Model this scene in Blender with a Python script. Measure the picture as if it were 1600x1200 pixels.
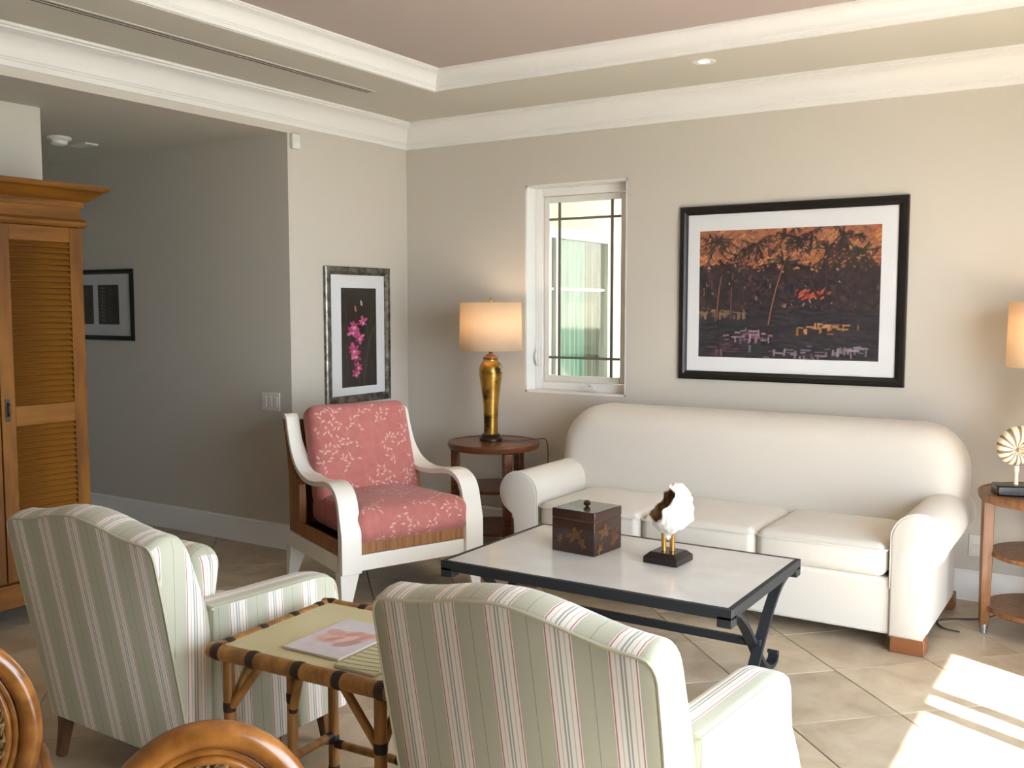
import bpy, bmesh, math, random
import numpy as np
from mathutils import Vector, Matrix
from mathutils.bvhtree import BVHTree

random.seed(7); np.random.seed(7)
for o in list(bpy.data.objects): bpy.data.objects.remove(o)
SC = bpy.context.scene
COL = SC.collection
PI = math.pi
R = math.radians

# ------------------------------------------------------------------ camera
YAW, PIT, FPX = R(32.56), R(4.575), 1534.0
CAM = Vector((4.6, -5.76, 1.6))
fw = Vector((-math.sin(YAW)*math.cos(PIT), math.cos(YAW)*math.cos(PIT), -math.sin(PIT)))
rt = Vector((math.cos(YAW), math.sin(YAW), 0)); up = rt.cross(fw)
cd = bpy.data.cameras.new('camera'); cam = bpy.data.objects.new('camera', cd); COL.objects.link(cam)
M3 = Matrix((rt, up, -fw)).transposed()
cam.matrix_world = Matrix.Translation(CAM) @ M3.to_4x4()
cd.sensor_width = 36.0; cd.lens = 36.0*FPX/1600.0; cd.clip_start = .05; cd.clip_end = 200
SC.camera = cam

# ------------------------------------------------------------------ sky, sun, exposure
SC.view_settings.view_transform = 'Standard'; SC.view_settings.look = 'None'
SC.view_settings.gamma = 1.0; SC.view_settings.use_curve_mapping = False
SC.view_settings.exposure = 0.88
W = bpy.data.worlds.new('sky'); SC.world = W; W.use_nodes = True
nt = W.node_tree; nt.nodes.clear()
wo = nt.nodes.new('ShaderNodeOutputWorld'); bg = nt.nodes.new('ShaderNodeBackground')
tc = nt.nodes.new('ShaderNodeTexCoord'); sp = nt.nodes.new('ShaderNodeSeparateXYZ'); rp = nt.nodes.new('ShaderNodeValToRGB')
nt.links.new(tc.outputs['Generated'], sp.inputs[0]); nt.links.new(sp.outputs['Z'], rp.inputs[0])
rp.color_ramp.elements[0].color = (.78, .89, 1.0, 1); rp.color_ramp.elements[1].color = (.48, .70, 1.0, 1)
nt.links.new(rp.outputs[0], bg.inputs[0]); bg.inputs[1].default_value = 8.0
nt.links.new(bg.outputs[0], wo.inputs[0])
sd = bpy.data.lights.new('sun', 'SUN'); sd.energy = 30.0; sd.color = (1.0, .99, .98); sd.angle = R(.6)
sun = bpy.data.objects.new('sun', sd); COL.objects.link(sun)
SUN_AZ, SUN_EL = R(25), R(40)      # light travels towards -x, +y and down
sdir = Vector((-math.cos(SUN_AZ)*math.cos(SUN_EL), math.sin(SUN_AZ)*math.cos(SUN_EL), -math.sin(SUN_EL)))
sun.rotation_euler = sdir.to_track_quat('-Z', 'Y').to_euler(); sun.location = (9, -6, 6)
# sampling portal in the open sliding door (adds no light of its own)
RX, RY = 5.4, -8.0                  # right wall plane, rear wall plane
DY0, DY1, DZ = -1.57, -4.9, 2.45    # door opening in the right wall
pd = bpy.data.lights.new('door_portal', 'AREA'); pd.shape = 'RECTANGLE'; pd.size = DZ; pd.size_y = DY0-DY1
pd.cycles.is_portal = True
po = bpy.data.objects.new('door_portal', pd); COL.objects.link(po)
po.location = (RX+.12, (DY0+DY1)/2, DZ/2); po.rotation_euler = (0, PI/2, 0)

# ------------------------------------------------------------------ materials
def mk(name):
    m = bpy.data.materials.new(name); m.use_nodes = True
    return m, m.node_tree, m.node_tree.nodes['Principled BSDF']
def lin(c):
    if isinstance(c, str): c = tuple(int(c[i:i+2], 16)/255 for i in (0, 2, 4))
    return tuple((v/12.92 if v <= .04045 else ((v+.055)/1.055)**2.4) for v in c[:3]) + (1,)
def mat(name, col, rough=.6, metal=0., col2=None, scale=(8, 8, 8), detail=4, bump=0., bscale=None, spec=.5, lo=.35, hi=.65, sheen=0., coat=0., trans=0.):
    m, t, b = mk(name); N, Lk = t.nodes, t.links
    b.inputs['Roughness'].default_value = rough; b.inputs['Metallic'].default_value = metal
    b.inputs['Specular IOR Level'].default_value = spec
    if sheen: b.inputs['Sheen Weight'].default_value = sheen
    if coat: b.inputs['Coat Weight'].default_value = coat; b.inputs['Coat Roughness'].default_value = .08
    b.inputs['Base Color'].default_value = lin(col)
    if col2 or bump:
        tc = N.new('ShaderNodeTexCoord'); mp = N.new('ShaderNodeMapping'); Lk.new(tc.outputs['Object'], mp.inputs[0])
        mp.inputs['Scale'].default_value = scale
        if col2:
            nz = N.new('ShaderNodeTexNoise'); nz.inputs['Scale'].default_value = 1; nz.inputs['Detail'].default_value = detail
            Lk.new(mp.outputs[0], nz.inputs['Vector'])
            cr = N.new('ShaderNodeValToRGB'); cr.color_ramp.elements[0].position = lo; cr.color_ramp.elements[1].position = hi
            cr.color_ramp.elements[0].color = lin(col); cr.color_ramp.elements[1].color = lin(col2)
            Lk.new(nz.outputs['Fac'], cr.inputs[0]); Lk.new(cr.outputs[0], b.inputs['Base Color'])
        if bump:
            n2 = N.new('ShaderNodeTexNoise'); n2.inputs['Scale'].default_value = bscale or 60; n2.inputs['Detail'].default_value = 3
            Lk.new(tc.outputs['Object'], n2.inputs['Vector'])
            bp = N.new('ShaderNodeBump'); bp.inputs['Strength'].default_value = bump; bp.inputs['Distance'].default_value = .01
            Lk.new(n2.outputs['Fac'], bp.inputs['Height']); Lk.new(bp.outputs[0], b.inputs['Normal'])
    return m
def mat_attr(name, rough=.6, spec=.3):
    m, t, b = mk(name); a = t.nodes.new('ShaderNodeAttribute'); a.attribute_name = 'Col'
    t.links.new(a.outputs['Color'], b.inputs['Base Color']); b.inputs['Roughness'].default_value = rough
    b.inputs['Specular IOR Level'].default_value = spec
    return m
def mat_stripe(name):
    m, t, b = mk(name); N, Lk = t.nodes, t.links
    uv = N.new('ShaderNodeUVMap'); uv.uv_map = 'stripe'; s = N.new('ShaderNodeSeparateXYZ'); Lk.new(uv.outputs[0], s.inputs[0])
    mu = N.new('ShaderNodeMath'); mu.operation = 'MULTIPLY'; mu.inputs[1].default_value = 1/.158
    ad = N.new('ShaderNodeMath'); ad.operation = 'ADD'; ad.inputs[1].default_value = 20.21
    fr = N.new('ShaderNodeMath'); fr.operation = 'FRACT'
    Lk.new(s.outputs['X'], mu.inputs[0]); Lk.new(mu.outputs[0], ad.inputs[0]); Lk.new(ad.outputs[0], fr.inputs[0])
    cr = N.new('ShaderNodeValToRGB'); cr.color_ramp.interpolation = 'CONSTANT'; e = cr.color_ramp.elements
    sage, cream, pink, grey, tan = 'bcbaa4', 'ece6da', 'bd7c80', 'aaa69c', 'cfc2ae'
    stops = [(0, pink), (.022, cream), (.085, tan), (.105, cream), (.16, grey), (.19, cream), (.215, grey), (.245, cream), (.31, tan), (.33, cream), (.395, pink), (.417, cream), (.435, sage), (.71, '8f917c'), (.722, sage), (.985, cream)]
    e[0].position = 0; e[0].color = lin(stops[0][1]); e[1].position = stops[1][0]; e[1].color = lin(stops[1][1])
    for p, c in stops[2:]:
        k = e.new(p); k.color = lin(c)
    Lk.new(fr.outputs[0], cr.inputs[0]); Lk.new(cr.outputs[0], b.inputs['Base Color'])
    b.inputs['Roughness'].default_value = .85; b.inputs['Specular IOR Level'].default_value = .2; b.inputs['Sheen Weight'].default_value = .15
    tc = N.new('ShaderNodeTexCoord'); n2 = N.new('ShaderNodeTexNoise'); n2.inputs['Scale'].default_value = 220
    Lk.new(tc.outputs['Object'], n2.inputs['Vector']); bp = N.new('ShaderNodeBump'); bp.inputs['Strength'].default_value = .12; bp.inputs['Distance'].default_value = .01
    Lk.new(n2.outputs['Fac'], bp.inputs['Height']); Lk.new(bp.outputs[0], b.inputs['Normal'])
    return m
def mat_glass(name, tint=(1, 1, 1), refl=1.0):
    m, t, b = mk(name); N, Lk = t.nodes, t.links
    tr = N.new('ShaderNodeBsdfTransparent'); tr.inputs[0].default_value = (*tint, 1)
    gl = N.new('ShaderNodeBsdfGlossy'); gl.inputs['Roughness'].default_value = .01
    lw = N.new('ShaderNodeLayerWeight'); lw.inputs[0].default_value = .5
    pw = N.new('ShaderNodeMath'); pw.operation = 'POWER'; pw.inputs[1].default_value = 5; Lk.new(lw.outputs['Facing'], pw.inputs[0])
    fz = N.new('ShaderNodeMath'); fz.operation = 'MULTIPLY_ADD'; fz.inputs[1].default_value = .9; fz.inputs[2].default_value = .03*refl; Lk.new(pw.outputs[0], fz.inputs[0])
    mx = N.new('ShaderNodeMixShader'); Lk.new(fz.outputs[0], mx.inputs[0]); Lk.new(tr.outputs[0], mx.inputs[1]); Lk.new(gl.outputs[0], mx.inputs[2])
    Lk.new(mx.outputs[0], N['Material Output'].inputs['Surface'])
    return m
def mat_emit(name, col, s):
    m, t, b = mk(name); b.inputs['Emission Color'].default_value = lin(col); b.inputs['Emission Strength'].default_value = s
    b.inputs['Base Color'].default_value = lin(col)
    return m
def mat_shade(name):
    m, t, b = mk(name); N, Lk = t.nodes, t.links
    tc = N.new('ShaderNodeTexCoord'); mp = N.new('ShaderNodeMapping'); mp.inputs['Scale'].default_value = (12, 12, 260)
    Lk.new(tc.outputs['Object'], mp.inputs[0]); nz = N.new('ShaderNodeTexNoise'); nz.inputs['Scale'].default_value = 1; Lk.new(mp.outputs[0], nz.inputs['Vector'])
    cr = N.new('ShaderNodeValToRGB'); cr.color_ramp.elements[0].color = lin('ecd6b8'); cr.color_ramp.elements[1].color = lin('f3e2ca')
    Lk.new(nz.outputs['Fac'], cr.inputs[0])
    df = N.new('ShaderNodeBsdfDiffuse'); tl = N.new('ShaderNodeBsdfTranslucent'); mx = N.new('ShaderNodeMixShader'); mx.inputs[0].default_value = .45
    for n in (df, tl): Lk.new(cr.outputs[0], n.inputs[0])
    Lk.new(df.outputs[0], mx.inputs[1]); Lk.new(tl.outputs[0], mx.inputs[2]); Lk.new(mx.outputs[0], N['Material Output'].inputs['Surface'])
    return m
def mat_tile(name):
    m, t, b = mk(name); N, Lk = t.nodes, t.links
    tc = N.new('ShaderNodeTexCoord'); oi = N.new('ShaderNodeObjectInfo')
    ge = N.new('ShaderNodeNewGeometry')
    nz = N.new('ShaderNodeTexNoise'); nz.inputs['Scale'].default_value = 4.5; nz.inputs['Detail'].default_value = 6; nz.inputs['Roughness'].default_value = .6; nz.inputs['Distortion'].default_value = .6
    ad = N.new('ShaderNodeVectorMath'); ad.operation = 'ADD'
    mu = N.new('ShaderNodeMath'); mu.operation = 'MULTIPLY'; mu.inputs[1].default_value = 30; Lk.new(oi.outputs['Random'], mu.inputs[0])
    Lk.new(ge.outputs['Position'], ad.inputs[0]); Lk.new(mu.outputs[0], ad.inputs[1]); Lk.new(ad.outputs[0], nz.inputs['Vector'])
    cr = N.new('ShaderNodeValToRGB'); e = cr.color_ramp.elements; e[0].position = .3; e[1].position = .72
    e[0].color = lin('a9947a'); e[1].color = lin('cdbda3'); k = e.new(.5); k.color = lin('bdaa90')
    Lk.new(nz.outputs['Fac'], cr.inputs[0])
    hs = N.new('ShaderNodeHueSaturation'); mr = N.new('ShaderNodeMapRange'); mr.inputs['To Min'].default_value = .9; mr.inputs['To Max'].default_value = 1.1
    Lk.new(oi.outputs['Random'], mr.inputs[0]); Lk.new(mr.outputs[0], hs.inputs['Value']); Lk.new(cr.outputs[0], hs.inputs['Color'])
    Lk.new(hs.outputs[0], b.inputs['Base Color']); b.inputs['Roughness'].default_value = .38; b.inputs['Specular IOR Level'].default_value = .4
    return m
def mat_gold(name):
    m, t, b = mk(name); N, Lk = t.nodes, t.links
    tc = N.new('ShaderNodeTexCoord'); nz = N.new('ShaderNodeTexNoise'); nz.inputs['Scale'].default_value = 9; nz.inputs['Detail'].default_value = 5
    Lk.new(tc.outputs['Object'], nz.inputs['Vector']); cr = N.new('ShaderNodeValToRGB'); e = cr.color_ramp.elements
    e[0].position = .36; e[0].color = lin('4a3a1c'); e[1].position = .6; e[1].color = lin('c89a4a'); k = e.new(.45); k.color = lin('a37a34')
    Lk.new(nz.outputs['Fac'], cr.inputs[0]); Lk.new(cr.outputs[0], b.inputs['Base Color'])
    b.inputs['Metallic'].default_value = .75; b.inputs['Roughness'].default_value = .3
    return m

MT = dict(
    wall=mat('wall_paint', 'd0c9be', .85, bump=.04, bscale=240, spec=.2),
    ceil=mat('ceiling_paint', 'b9aca5', .9, spec=.1),
    soffit=mat('soffit_paint', 'cdc9bd', .9, spec=.1),
    trim=mat('trim_gloss', 'eeece8', .35, spec=.4),
    tile=mat_tile('travertine_tile'), grout=mat('grout', '8a7660', .9),
    sofa=mat('sofa_linen', 'd5cec3', .9, bump=.15, bscale=260, spec=.15, sheen=.2),
    stripe=mat_stripe('striped_fabric'), strpipe=mat('stripe_piping', 'c8c3ab', .8, spec=.2),
    pink=mat('coral_fabric', 'b86e67', .85, col2='c07870', scale=(20, 20, 20), bump=.1, bscale=240, spec=.15, sheen=.2),
    leaf=mat('leaf_print', 'd8aa9c', .8, spec=.1),
    lacq=mat('white_lacquer', 'efe9dd', .28, spec=.5),
    bamw=mat('cane_wood', 'a87343', .5, col2='80522a', scale=(70, 70, 3), spec=.4),
    dlegw=mat('chair_leg_wood', '6a4526', .45, col2='523318', scale=(40, 40, 6)),
    dkw=mat('dark_wood', '3a2318', .35, col2='2a1811', scale=(10, 10, 60), spec=.4),
    redw=mat('mahogany', '7d4c2c', .35, col2='5e351d', scale=(6, 6, 50), spec=.45, coat=.2),
    oakw=mat('oak_table', '875a36', .4, col2='684222', scale=(40, 40, 4), spec=.4, coat=.2),
    foot=mat('sofa_foot_wood', '84502f', .45),
    pine=mat('armoire_pine', '8a5819', .5, col2='663c10', scale=(14, 14, 2), spec=.3),
    pineh=mat('armoire_pine_cross', '8a5819', .5, col2='683e11', scale=(14, 2, 14), spec=.3),
    iron=mat('black_iron', '23262a', .5, spec=.4, bump=.1, bscale=90),
    marble=mat('cream_marble', 'dcdad6', .18, col2='d2cec8', scale=(5, 5, 5), detail=6, spec=.5),
    box=mat('lacquer_box', '3b1c12', .18, col2='24110b', scale=(9, 9, 9), spec=.5, coat=.4),
    inlay=mat('leaf_inlay', '6b4422', .35, col2='4a2c16', scale=(60, 60, 60)),
    ink=mat('black_base', '1c1412', .25, spec=.5),
    brass=mat('brass', 'c99a52', .3, metal=.9),
    shell=mat('white_shell', 'f4efe6', .5, bump=.25, bscale=45, spec=.4), shellin=mat('shell_inside', 'a58463', .5, col2='7a5b42', scale=(40, 40, 40)),
    nshell=mat('ribbed_shell', 'efe2c6', .45), nrib=mat('shell_groove', '8f7350', .6),
    gold=mat_gold('gold_leaf'), shade=mat_shade('lamp_shade'), bulb=mat_emit('bulb', 'ffd9a8', 6.0),
    silver=mat('silver_leaf_frame', '8f8a80', .35, metal=.7, col2='4e4a44', scale=(20, 20, 20), spec=.5),
    blackf=mat('black_frame', '17110f', .3, spec=.5), mat_=mat('mat_board', 'e6e6e8', .8),
    print=mat_attr('print', .35, .4), glass=mat_glass('clear_glass'),
    bamboo=mat('bamboo_pole', 'ad783b', .4, col2='835727', scale=(30, 30, 6), spec=.45, coat=.2), burnt=mat('burnt_joint', '2c1a10', .5),
    panel=mat('table_panel', 'd3c89b', .25), rattan=mat('rattan_pole', 'a4682a', .28, col2='814c19', scale=(25, 25, 25), spec=.5, coat=.4),
    rope=mat('rattan_rope', '957044', .7, col2='5f4324', scale=(70, 70, 70)),
    plastic=mat('white_plastic', 'e6e3dc', .4), slot=mat('slot_dark', '4a4844', .7), vent=mat('vent_metal', '8f8d88', .5),
    chrome=mat('chrome', 'b5b5b5', .25, metal=.9), cord=mat('cord', '4a4038', .6), bronze=mat('bronze_pull', '4a4036', .4, metal=.6),
    muntin=mat('grey_muntin', '6b645c', .6), ext=mat('exterior_stucco', 'f0e9d2', .9), curt=mat('teal_curtain', '9fc4b2', .85, col2='86ae9d', scale=(8, 8, 1)), curt2=mat('olive_curtain', '6a705a', .85),
    screen_green=mat('sky_screen_green', '6f8f72', .9, col2='4c6a54', scale=(6, 6, 6)),
    terr=mat('terrace_stone', '8f8c84', .8), ground=mat('ground', '8c9080', .9), dark=mat('dark_gap', '0d0b0a', .9), paper=mat('page_paper', 'ddd8d0', .7),
)

# ------------------------------------------------------------------ mesh helpers
def rrect(w, h, r, n=6):
    r = max(min(r, w/2-1e-4, h/2-1e-4), 1e-4); P = []
    for cx, cy, a0 in ((w/2-r, h/2-r, 0), (-w/2+r, h/2-r, 90), (-w/2+r, -h/2+r, 180), (w/2-r, -h/2+r, 270)):
        for k in range(n+1):
            a = R(a0+90*k/n); P.append((cx+r*math.cos(a), cy+r*math.sin(a)))
    return P
class MB:
    def __init__(s): s.v, s.f, s.m = [], [], []
    def add(s, V, F, mi=0):
        b = len(s.v); s.v += [tuple(p) for p in V]; s.f += [tuple(i+b for i in f) for f in F]; s.m += [mi]*len(F); return s
    def box(s, x0, x1, y0, y1, z0, z1, mi=0):
        V = [(x, y, z) for z in (z0, z1) for y in (y0, y1) for x in (x0, x1)]
        return s.add(V, [(0, 2, 3, 1), (4, 5, 7, 6), (0, 1, 5, 4), (2, 6, 7, 3), (0, 4, 6, 2), (1, 3, 7, 5)], mi)
    def rings(s, Rg, cap=True, closed=False, mi=0):
        n = len(Rg[0]); V = [p for r in Rg for p in r]; F = []
        K = len(Rg)
        for i in range(K if closed else K-1):
            j = (i+1) % K
            for k in range(n):
                F.append((i*n+k, i*n+(k+1) % n, j*n+(k+1) % n, j*n+k))
        if cap and not closed:
            F.append(tuple(range(n-1, -1, -1))); F.append(tuple((K-1)*n+k for k in range(n)))
        return s.add(V, F, mi)
    def lathe(s, prof, c=(0, 0), n=28, mi=0, cap=True):
        return s.rings([[(c[0]+max(r, 1e-4)*math.cos(2*PI*k/n), c[1]+max(r, 1e-4)*math.sin(2*PI*k/n), z) for k in range(n)] for r, z in prof], cap, False, mi)
    def tube(s, P, r, n=8, closed=False, mi=0, caps=True, flat=None, upv=None):
        P = [Vector(p) for p in P]; K = len(P); Rg = []; pn = None
        for i in range(K):
            if closed: t = (P[(i+1) % K]-P[i-1])
            else: t = P[min(i+1, K-1)]-P[max(i-1, 0)]
            t.normalize()
            if pn is None:
                u = Vector(upv) if upv else (Vector((0, 0, 1)) if abs(t.z) < .9 else Vector((1, 0, 0)))
            else: u = pn
            if upv: u = Vector(upv)
            nn = (u-t*u.dot(t)); nn.normalize(); bb = t.cross(nn); pn = nn
            rr = r[i] if isinstance(r, (list, tuple)) else r
            if flat: # flat=(half width along nn, half along bb)
                a, b = flat if not isinstance(flat[0], (list, tuple)) else flat[i]
                ring = [P[i]+nn*a*sx+bb*b*sy for sx, sy in ((1, 1), (-1, 1), (-1, -1), (1, -1))]
            else: ring = [P[i]+nn*rr*math.cos(2*PI*k/n)+bb*rr*math.sin(2*PI*k/n) for k in range(n)]
            Rg.append(ring)
        return s.rings(Rg, caps, closed, mi)
    def prism(s, poly, a0, a1, axis='y', mi=0):
        # poly is 2D; axis = extrusion axis; other two axes in order
        def p3(p, a): return {'x': (a, p[0], p[1]), 'y': (p[0], a, p[1]), 'z': (p[0], p[1], a)}[axis]
        return s.rings([[p3(p, a0) for p in poly], [p3(p, a1) for p in poly]], True, False, mi)
    def puff(s, w, d, h, r=.05, e=.04, crown=0., c=(0, 0, 0), n=6, fn=None, side=0.):
        # rounded cushion lying in xy, thickness h, edge radius e, crowned faces
        Rg = []; q = 5
        lay = []
        for t in (.12, .35, .6, .82): lay.append(('in', t, -h/2))
        for k in range(q+1):
            a = R(90*k/q); lay.append(('e', e*(1-math.sin(a)), -h/2+e*(1-math.cos(a))))
        for k in range(q+1):
            a = R(90*k/q); lay.append(('e', e*(1-math.cos(a)), h/2-e*(1-math.sin(a))))
        for t in (.82, .6, .35, .12): lay.append(('in', t, h/2))
        for ty, a, z in lay:
            if ty == 'e': P = rrect(w-2*a, d-2*a, max(r-a, .004), n); 
            else: P = [(x*a, y*a) for x, y in rrect(w-2*e, d-2*e, max(r-e, .004), n)]
            ring = []
            for x, y in P:
                u, v = min(1, abs(2*x/w)), min(1, abs(2*y/d))
                zz = z+(1 if z > 0 else -1)*crown*(1-u**2.5)*(1-v**2.5)*(1 if abs(z) > h/2-e*1.01 else 0)
                p = Vector((x, y, zz))
                if side:
                    k = side*(1-(2*z/h)**2); p.x += k*(1 if x > 0 else -1)*min(1, abs(x)/w*2)*(1-v**3); p.y += k*(1 if y > 0 else -1)*min(1, abs(y)/d*2)*(1-u**3)
                p += Vector(c)
                ring.append(tuple(fn(p)) if fn else tuple(p))
            Rg.append(ring)
        return s.rings(Rg)
    def map(s, fn, start=0):
        s.v[start:] = [tuple(fn(Vector(p))) for p in s.v[start:]]; return s
    def build(s, name, m, parent=None, ang=35, bevel=0., seg=2, stripe=False, sub=0, solid=0., smooth=True):
        me = bpy.data.meshes.new(name); me.from_pydata(s.v, [], s.f)
        ms = m if isinstance(m, (list, tuple)) else [m]
        for q in ms: me.materials.append(MT[q] if isinstance(q, str) else q)
        if len(ms) > 1: me.polygons.foreach_set('material_index', s.m)
        me.update()
        bm = bmesh.new(); bm.from_mesh(me); bmesh.ops.recalc_face_normals(bm, faces=bm.faces); bm.to_mesh(me); bm.free()
        if smooth:
            me.shade_smooth(); me.set_sharp_from_angle(angle=R(ang))
        if stripe:
            uv = me.uv_layers.new(name='stripe')
            for p in me.polygons:
                n = p.normal; useY = abs(n.x) > .72
                for li in p.loop_indices:
                    co = me.vertices[me.loops[li].vertex_index].co
                    uv.data[li].uv = ((co.y if useY else co.x), co.z)
        o = bpy.data.objects.new(name, me); COL.objects.link(o)
        if parent: o.parent = parent
        if solid:
            k = o.modifiers.new('solid', 'SOLIDIFY'); k.thickness = solid; k.offset = 0
        if bevel:
            k = o.modifiers.new('bevel', 'BEVEL'); k.width = bevel; k.segments = seg; k.limit_method = 'ANGLE'; k.angle_limit = R(40)
        if sub:
            k = o.modifiers.new('sub', 'SUBSURF'); k.levels = sub; k.render_levels = sub
        return o
def tag(o, label=None, cat=None, group=None, kind=None):
    if label: o['label'] = label
    if cat: o['category'] = cat
    if group: o['group'] = group
    if kind: o['kind'] = kind
    return o
def thing(name, label, cat, loc=(0, 0, 0), rz=0., group=None):
    o = bpy.data.objects.new(name, None); COL.objects.link(o); o.location = loc; o.rotation_euler = (0, 0, rz); o.empty_display_size = .1
    return tag(o, label, cat, group)
def struct(o, label, cat='wall'): return tag(o, label, cat, kind='structure')
def copy_tree(o, parent=None):
    c = o.copy(); COL.objects.link(c)
    if parent: c.parent = parent
    for ch in list(o.children): copy_tree(ch, c)
    return c
def spline(P, n=8):
    # Catmull-Rom through the points
    P = [Vector(p) for p in P]; out = []
    for i in range(len(P)-1):
        a, b, c, d = P[max(i-1, 0)], P[i], P[i+1], P[min(i+2, len(P)-1)]
        for k in range(n):
            t = k/n; out.append(.5*((2*b)+(c-a)*t+(2*a-5*b+4*c-d)*t*t+(-a+3*b-3*c+d)*t**3))
    out.append(P[-1]); return out
def print_grid(name, rgb, w, h, parent, origin, ux, uz, m='print'):
    # flat printed sheet: a fine grid whose points carry the printed colours; rgb rows run from the top
    H, Wd, _ = rgb.shape; o3, ux, uz = np.array(origin), np.array(ux), np.array(uz)
    X, Z = np.meshgrid(np.linspace(0, w, Wd), np.linspace(h, 0, H))
    co = (o3+X[..., None]*ux+Z[..., None]*uz).reshape(-1, 3)
    idx = np.arange(H*Wd).reshape(H, Wd)
    q = np.stack([idx[1:, :-1], idx[1:, 1:], idx[:-1, 1:], idx[:-1, :-1]], -1).reshape(-1)
    me = bpy.data.meshes.new(name); nf = len(q)//4
    me.vertices.add(H*Wd); me.vertices.foreach_set('co', co.reshape(-1).astype(np.float32))
    me.loops.add(len(q)); me.loops.foreach_set('vertex_index', q.astype(np.int32))
    me.polygons.add(nf); me.polygons.foreach_set('loop_start', (np.arange(nf)*4).astype(np.int32))
    me.update(calc_edges=True)
    at = me.color_attributes.new('Col', 'FLOAT_COLOR', 'POINT')
    c = np.clip(rgb.reshape(-1, 3), 0, 1); c = np.where(c <= .04045, c/12.92, ((c+.055)/1.055)**2.4)
    at.data.foreach_set('color', np.concatenate([c, np.ones((len(c), 1))], 1).reshape(-1).astype(np.float32))
    me.materials.append(MT[m]); o = bpy.data.objects.new(name, me); COL.objects.link(o); o.parent = parent
    return o
class Paint:
    def __init__(s, W, H, col): s.W, s.H = W, H; s.a = np.ones((H, W, 3))*np.array(col); s.rng = np.random.RandomState(3)
    def stroke(s, x0, y0, x1, y1, w, col, al=1., soft=1., bow=0.):
        # coordinates in pixels of the print
        mx, my = (x0+x1)/2-bow*(y1-y0), (y0+y1)/2+bow*(x1-x0)
        pts = [((1-t)**2*x0+2*t*(1-t)*mx+t*t*x1, (1-t)**2*y0+2*t*(1-t)*my+t*t*y1) for t in np.linspace(0, 1, 2 if bow == 0 else 6)]
        xs = [p[0] for p in pts]; ys = [p[1] for p in pts]; m = w+2
        X0, X1 = int(max(0, min(xs)-m)), int(min(s.W, max(xs)+m+1)); Y0, Y1 = int(max(0, min(ys)-m)), int(min(s.H, max(ys)+m+1))
        if X1 <= X0 or Y1 <= Y0: return
        gx, gy = np.meshgrid(np.arange(X0, X1), np.arange(Y0, Y1)); d = np.full(gx.shape, 1e9)
        for (ax, ay), (bx, by) in zip(pts[:-1], pts[1:]):
            vx, vy = bx-ax, by-ay; L2 = vx*vx+vy*vy+1e-9
            t = np.clip(((gx-ax)*vx+(gy-ay)*vy)/L2, 0, 1); d = np.minimum(d, np.hypot(gx-ax-t*vx, gy-ay-t*vy))
        k = np.clip((w/2-d)/soft+.5, 0, 1)[..., None]*al
        s.a[Y0:Y1, X0:X1] = s.a[Y0:Y1, X0:X1]*(1-k)+np.array(col)*k
    def blob(s, cx, cy, rx, ry, ang, col, al=1., soft=.25):
        m = max(rx, ry)*1.3+1; X0, X1, Y0, Y1 = int(max(0, cx-m)), int(min(s.W, cx+m+1)), int(max(0, cy-m)), int(min(s.H, cy+m+1))
        if X1 <= X0 or Y1 <= Y0: return
        gx, gy = np.meshgrid(np.arange(X0, X1), np.arange(Y0, Y1)); c, q = math.cos(ang), math.sin(ang)
        u = ((gx-cx)*c+(gy-cy)*q)/rx; v = (-(gx-cx)*q+(gy-cy)*c)/ry
        k = np.clip((1-np.hypot(u, v))/soft, 0, 1)[..., None]*al
        s.a[Y0:Y1, X0:X1] = s.a[Y0:Y1, X0:X1]*(1-k)+np.array(col)*k
def rgb(h): return tuple(int(h[i:i+2], 16)/255 for i in (0, 2, 4))

# ================================================================== THE SETTING
HZ, SZ, TZ = 2.69, 2.90, 3.01           # hall opening head, soffit, tray ceiling
WX0, WX1, WZ0, WZ1 = 1.03, 1.80, 1.005, 2.413
# floor: grout bed and travertine tiles laid on the diagonal
fl = MB().box(-3.6, RX, RY, .2, -.12, -.006).build('floor', 'grout', smooth=False)
struct(fl, 'beige travertine floor laid diagonally through the room', 'floor')
TS = .475; TG = .0045
def tile_mesh():
    h = TS/2-TG/2; q = h-.002
    V = [(sx*h, sy*h, z) for z in (-.006, -.0015) for sx, sy in ((-1, -1), (1, -1), (1, 1), (-1, 1))]+[(sx*q, sy*q, 0) for sx, sy in ((-1, -1), (1, -1), (1, 1), (-1, 1))]
    m = MB(); F = [(8, 9, 10, 11)]
    for b in (0, 4): F += [(b+k, b+(k+1) % 4, b+4+(k+1) % 4, b+4+k) for k in range(4)]
    return m.add(V, F)
t0 = None; c45 = math.sqrt(.5)
for i in range(-20, 30):
    for j in range(-20, 30):
        s_, d_ = 1.0+(i+.5)*TS, 4.0+(j+.5)*TS          # (x+y)/sqrt2 and (x-y)/sqrt2
        x, y = (s_+d_)*c45, (s_-d_)*c45
        ok = (-.10 < x < RX-.05 and RY+.9 < y < .15) or (-2.6 < x <= -.10 and -3.3 < y < -1.05) or (-.75 < x <= -.10 and -4.6 < y <= -3.3)
        if not ok: continue
        if t0 is None: t0 = o = tile_mesh().build('floor_tile', 'tile', fl, smooth=False)
        else: o = t0.copy(); COL.objects.link(o)
        o.location = (x, y, 0); o.rotation_euler = (0, 0, PI/4)
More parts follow.
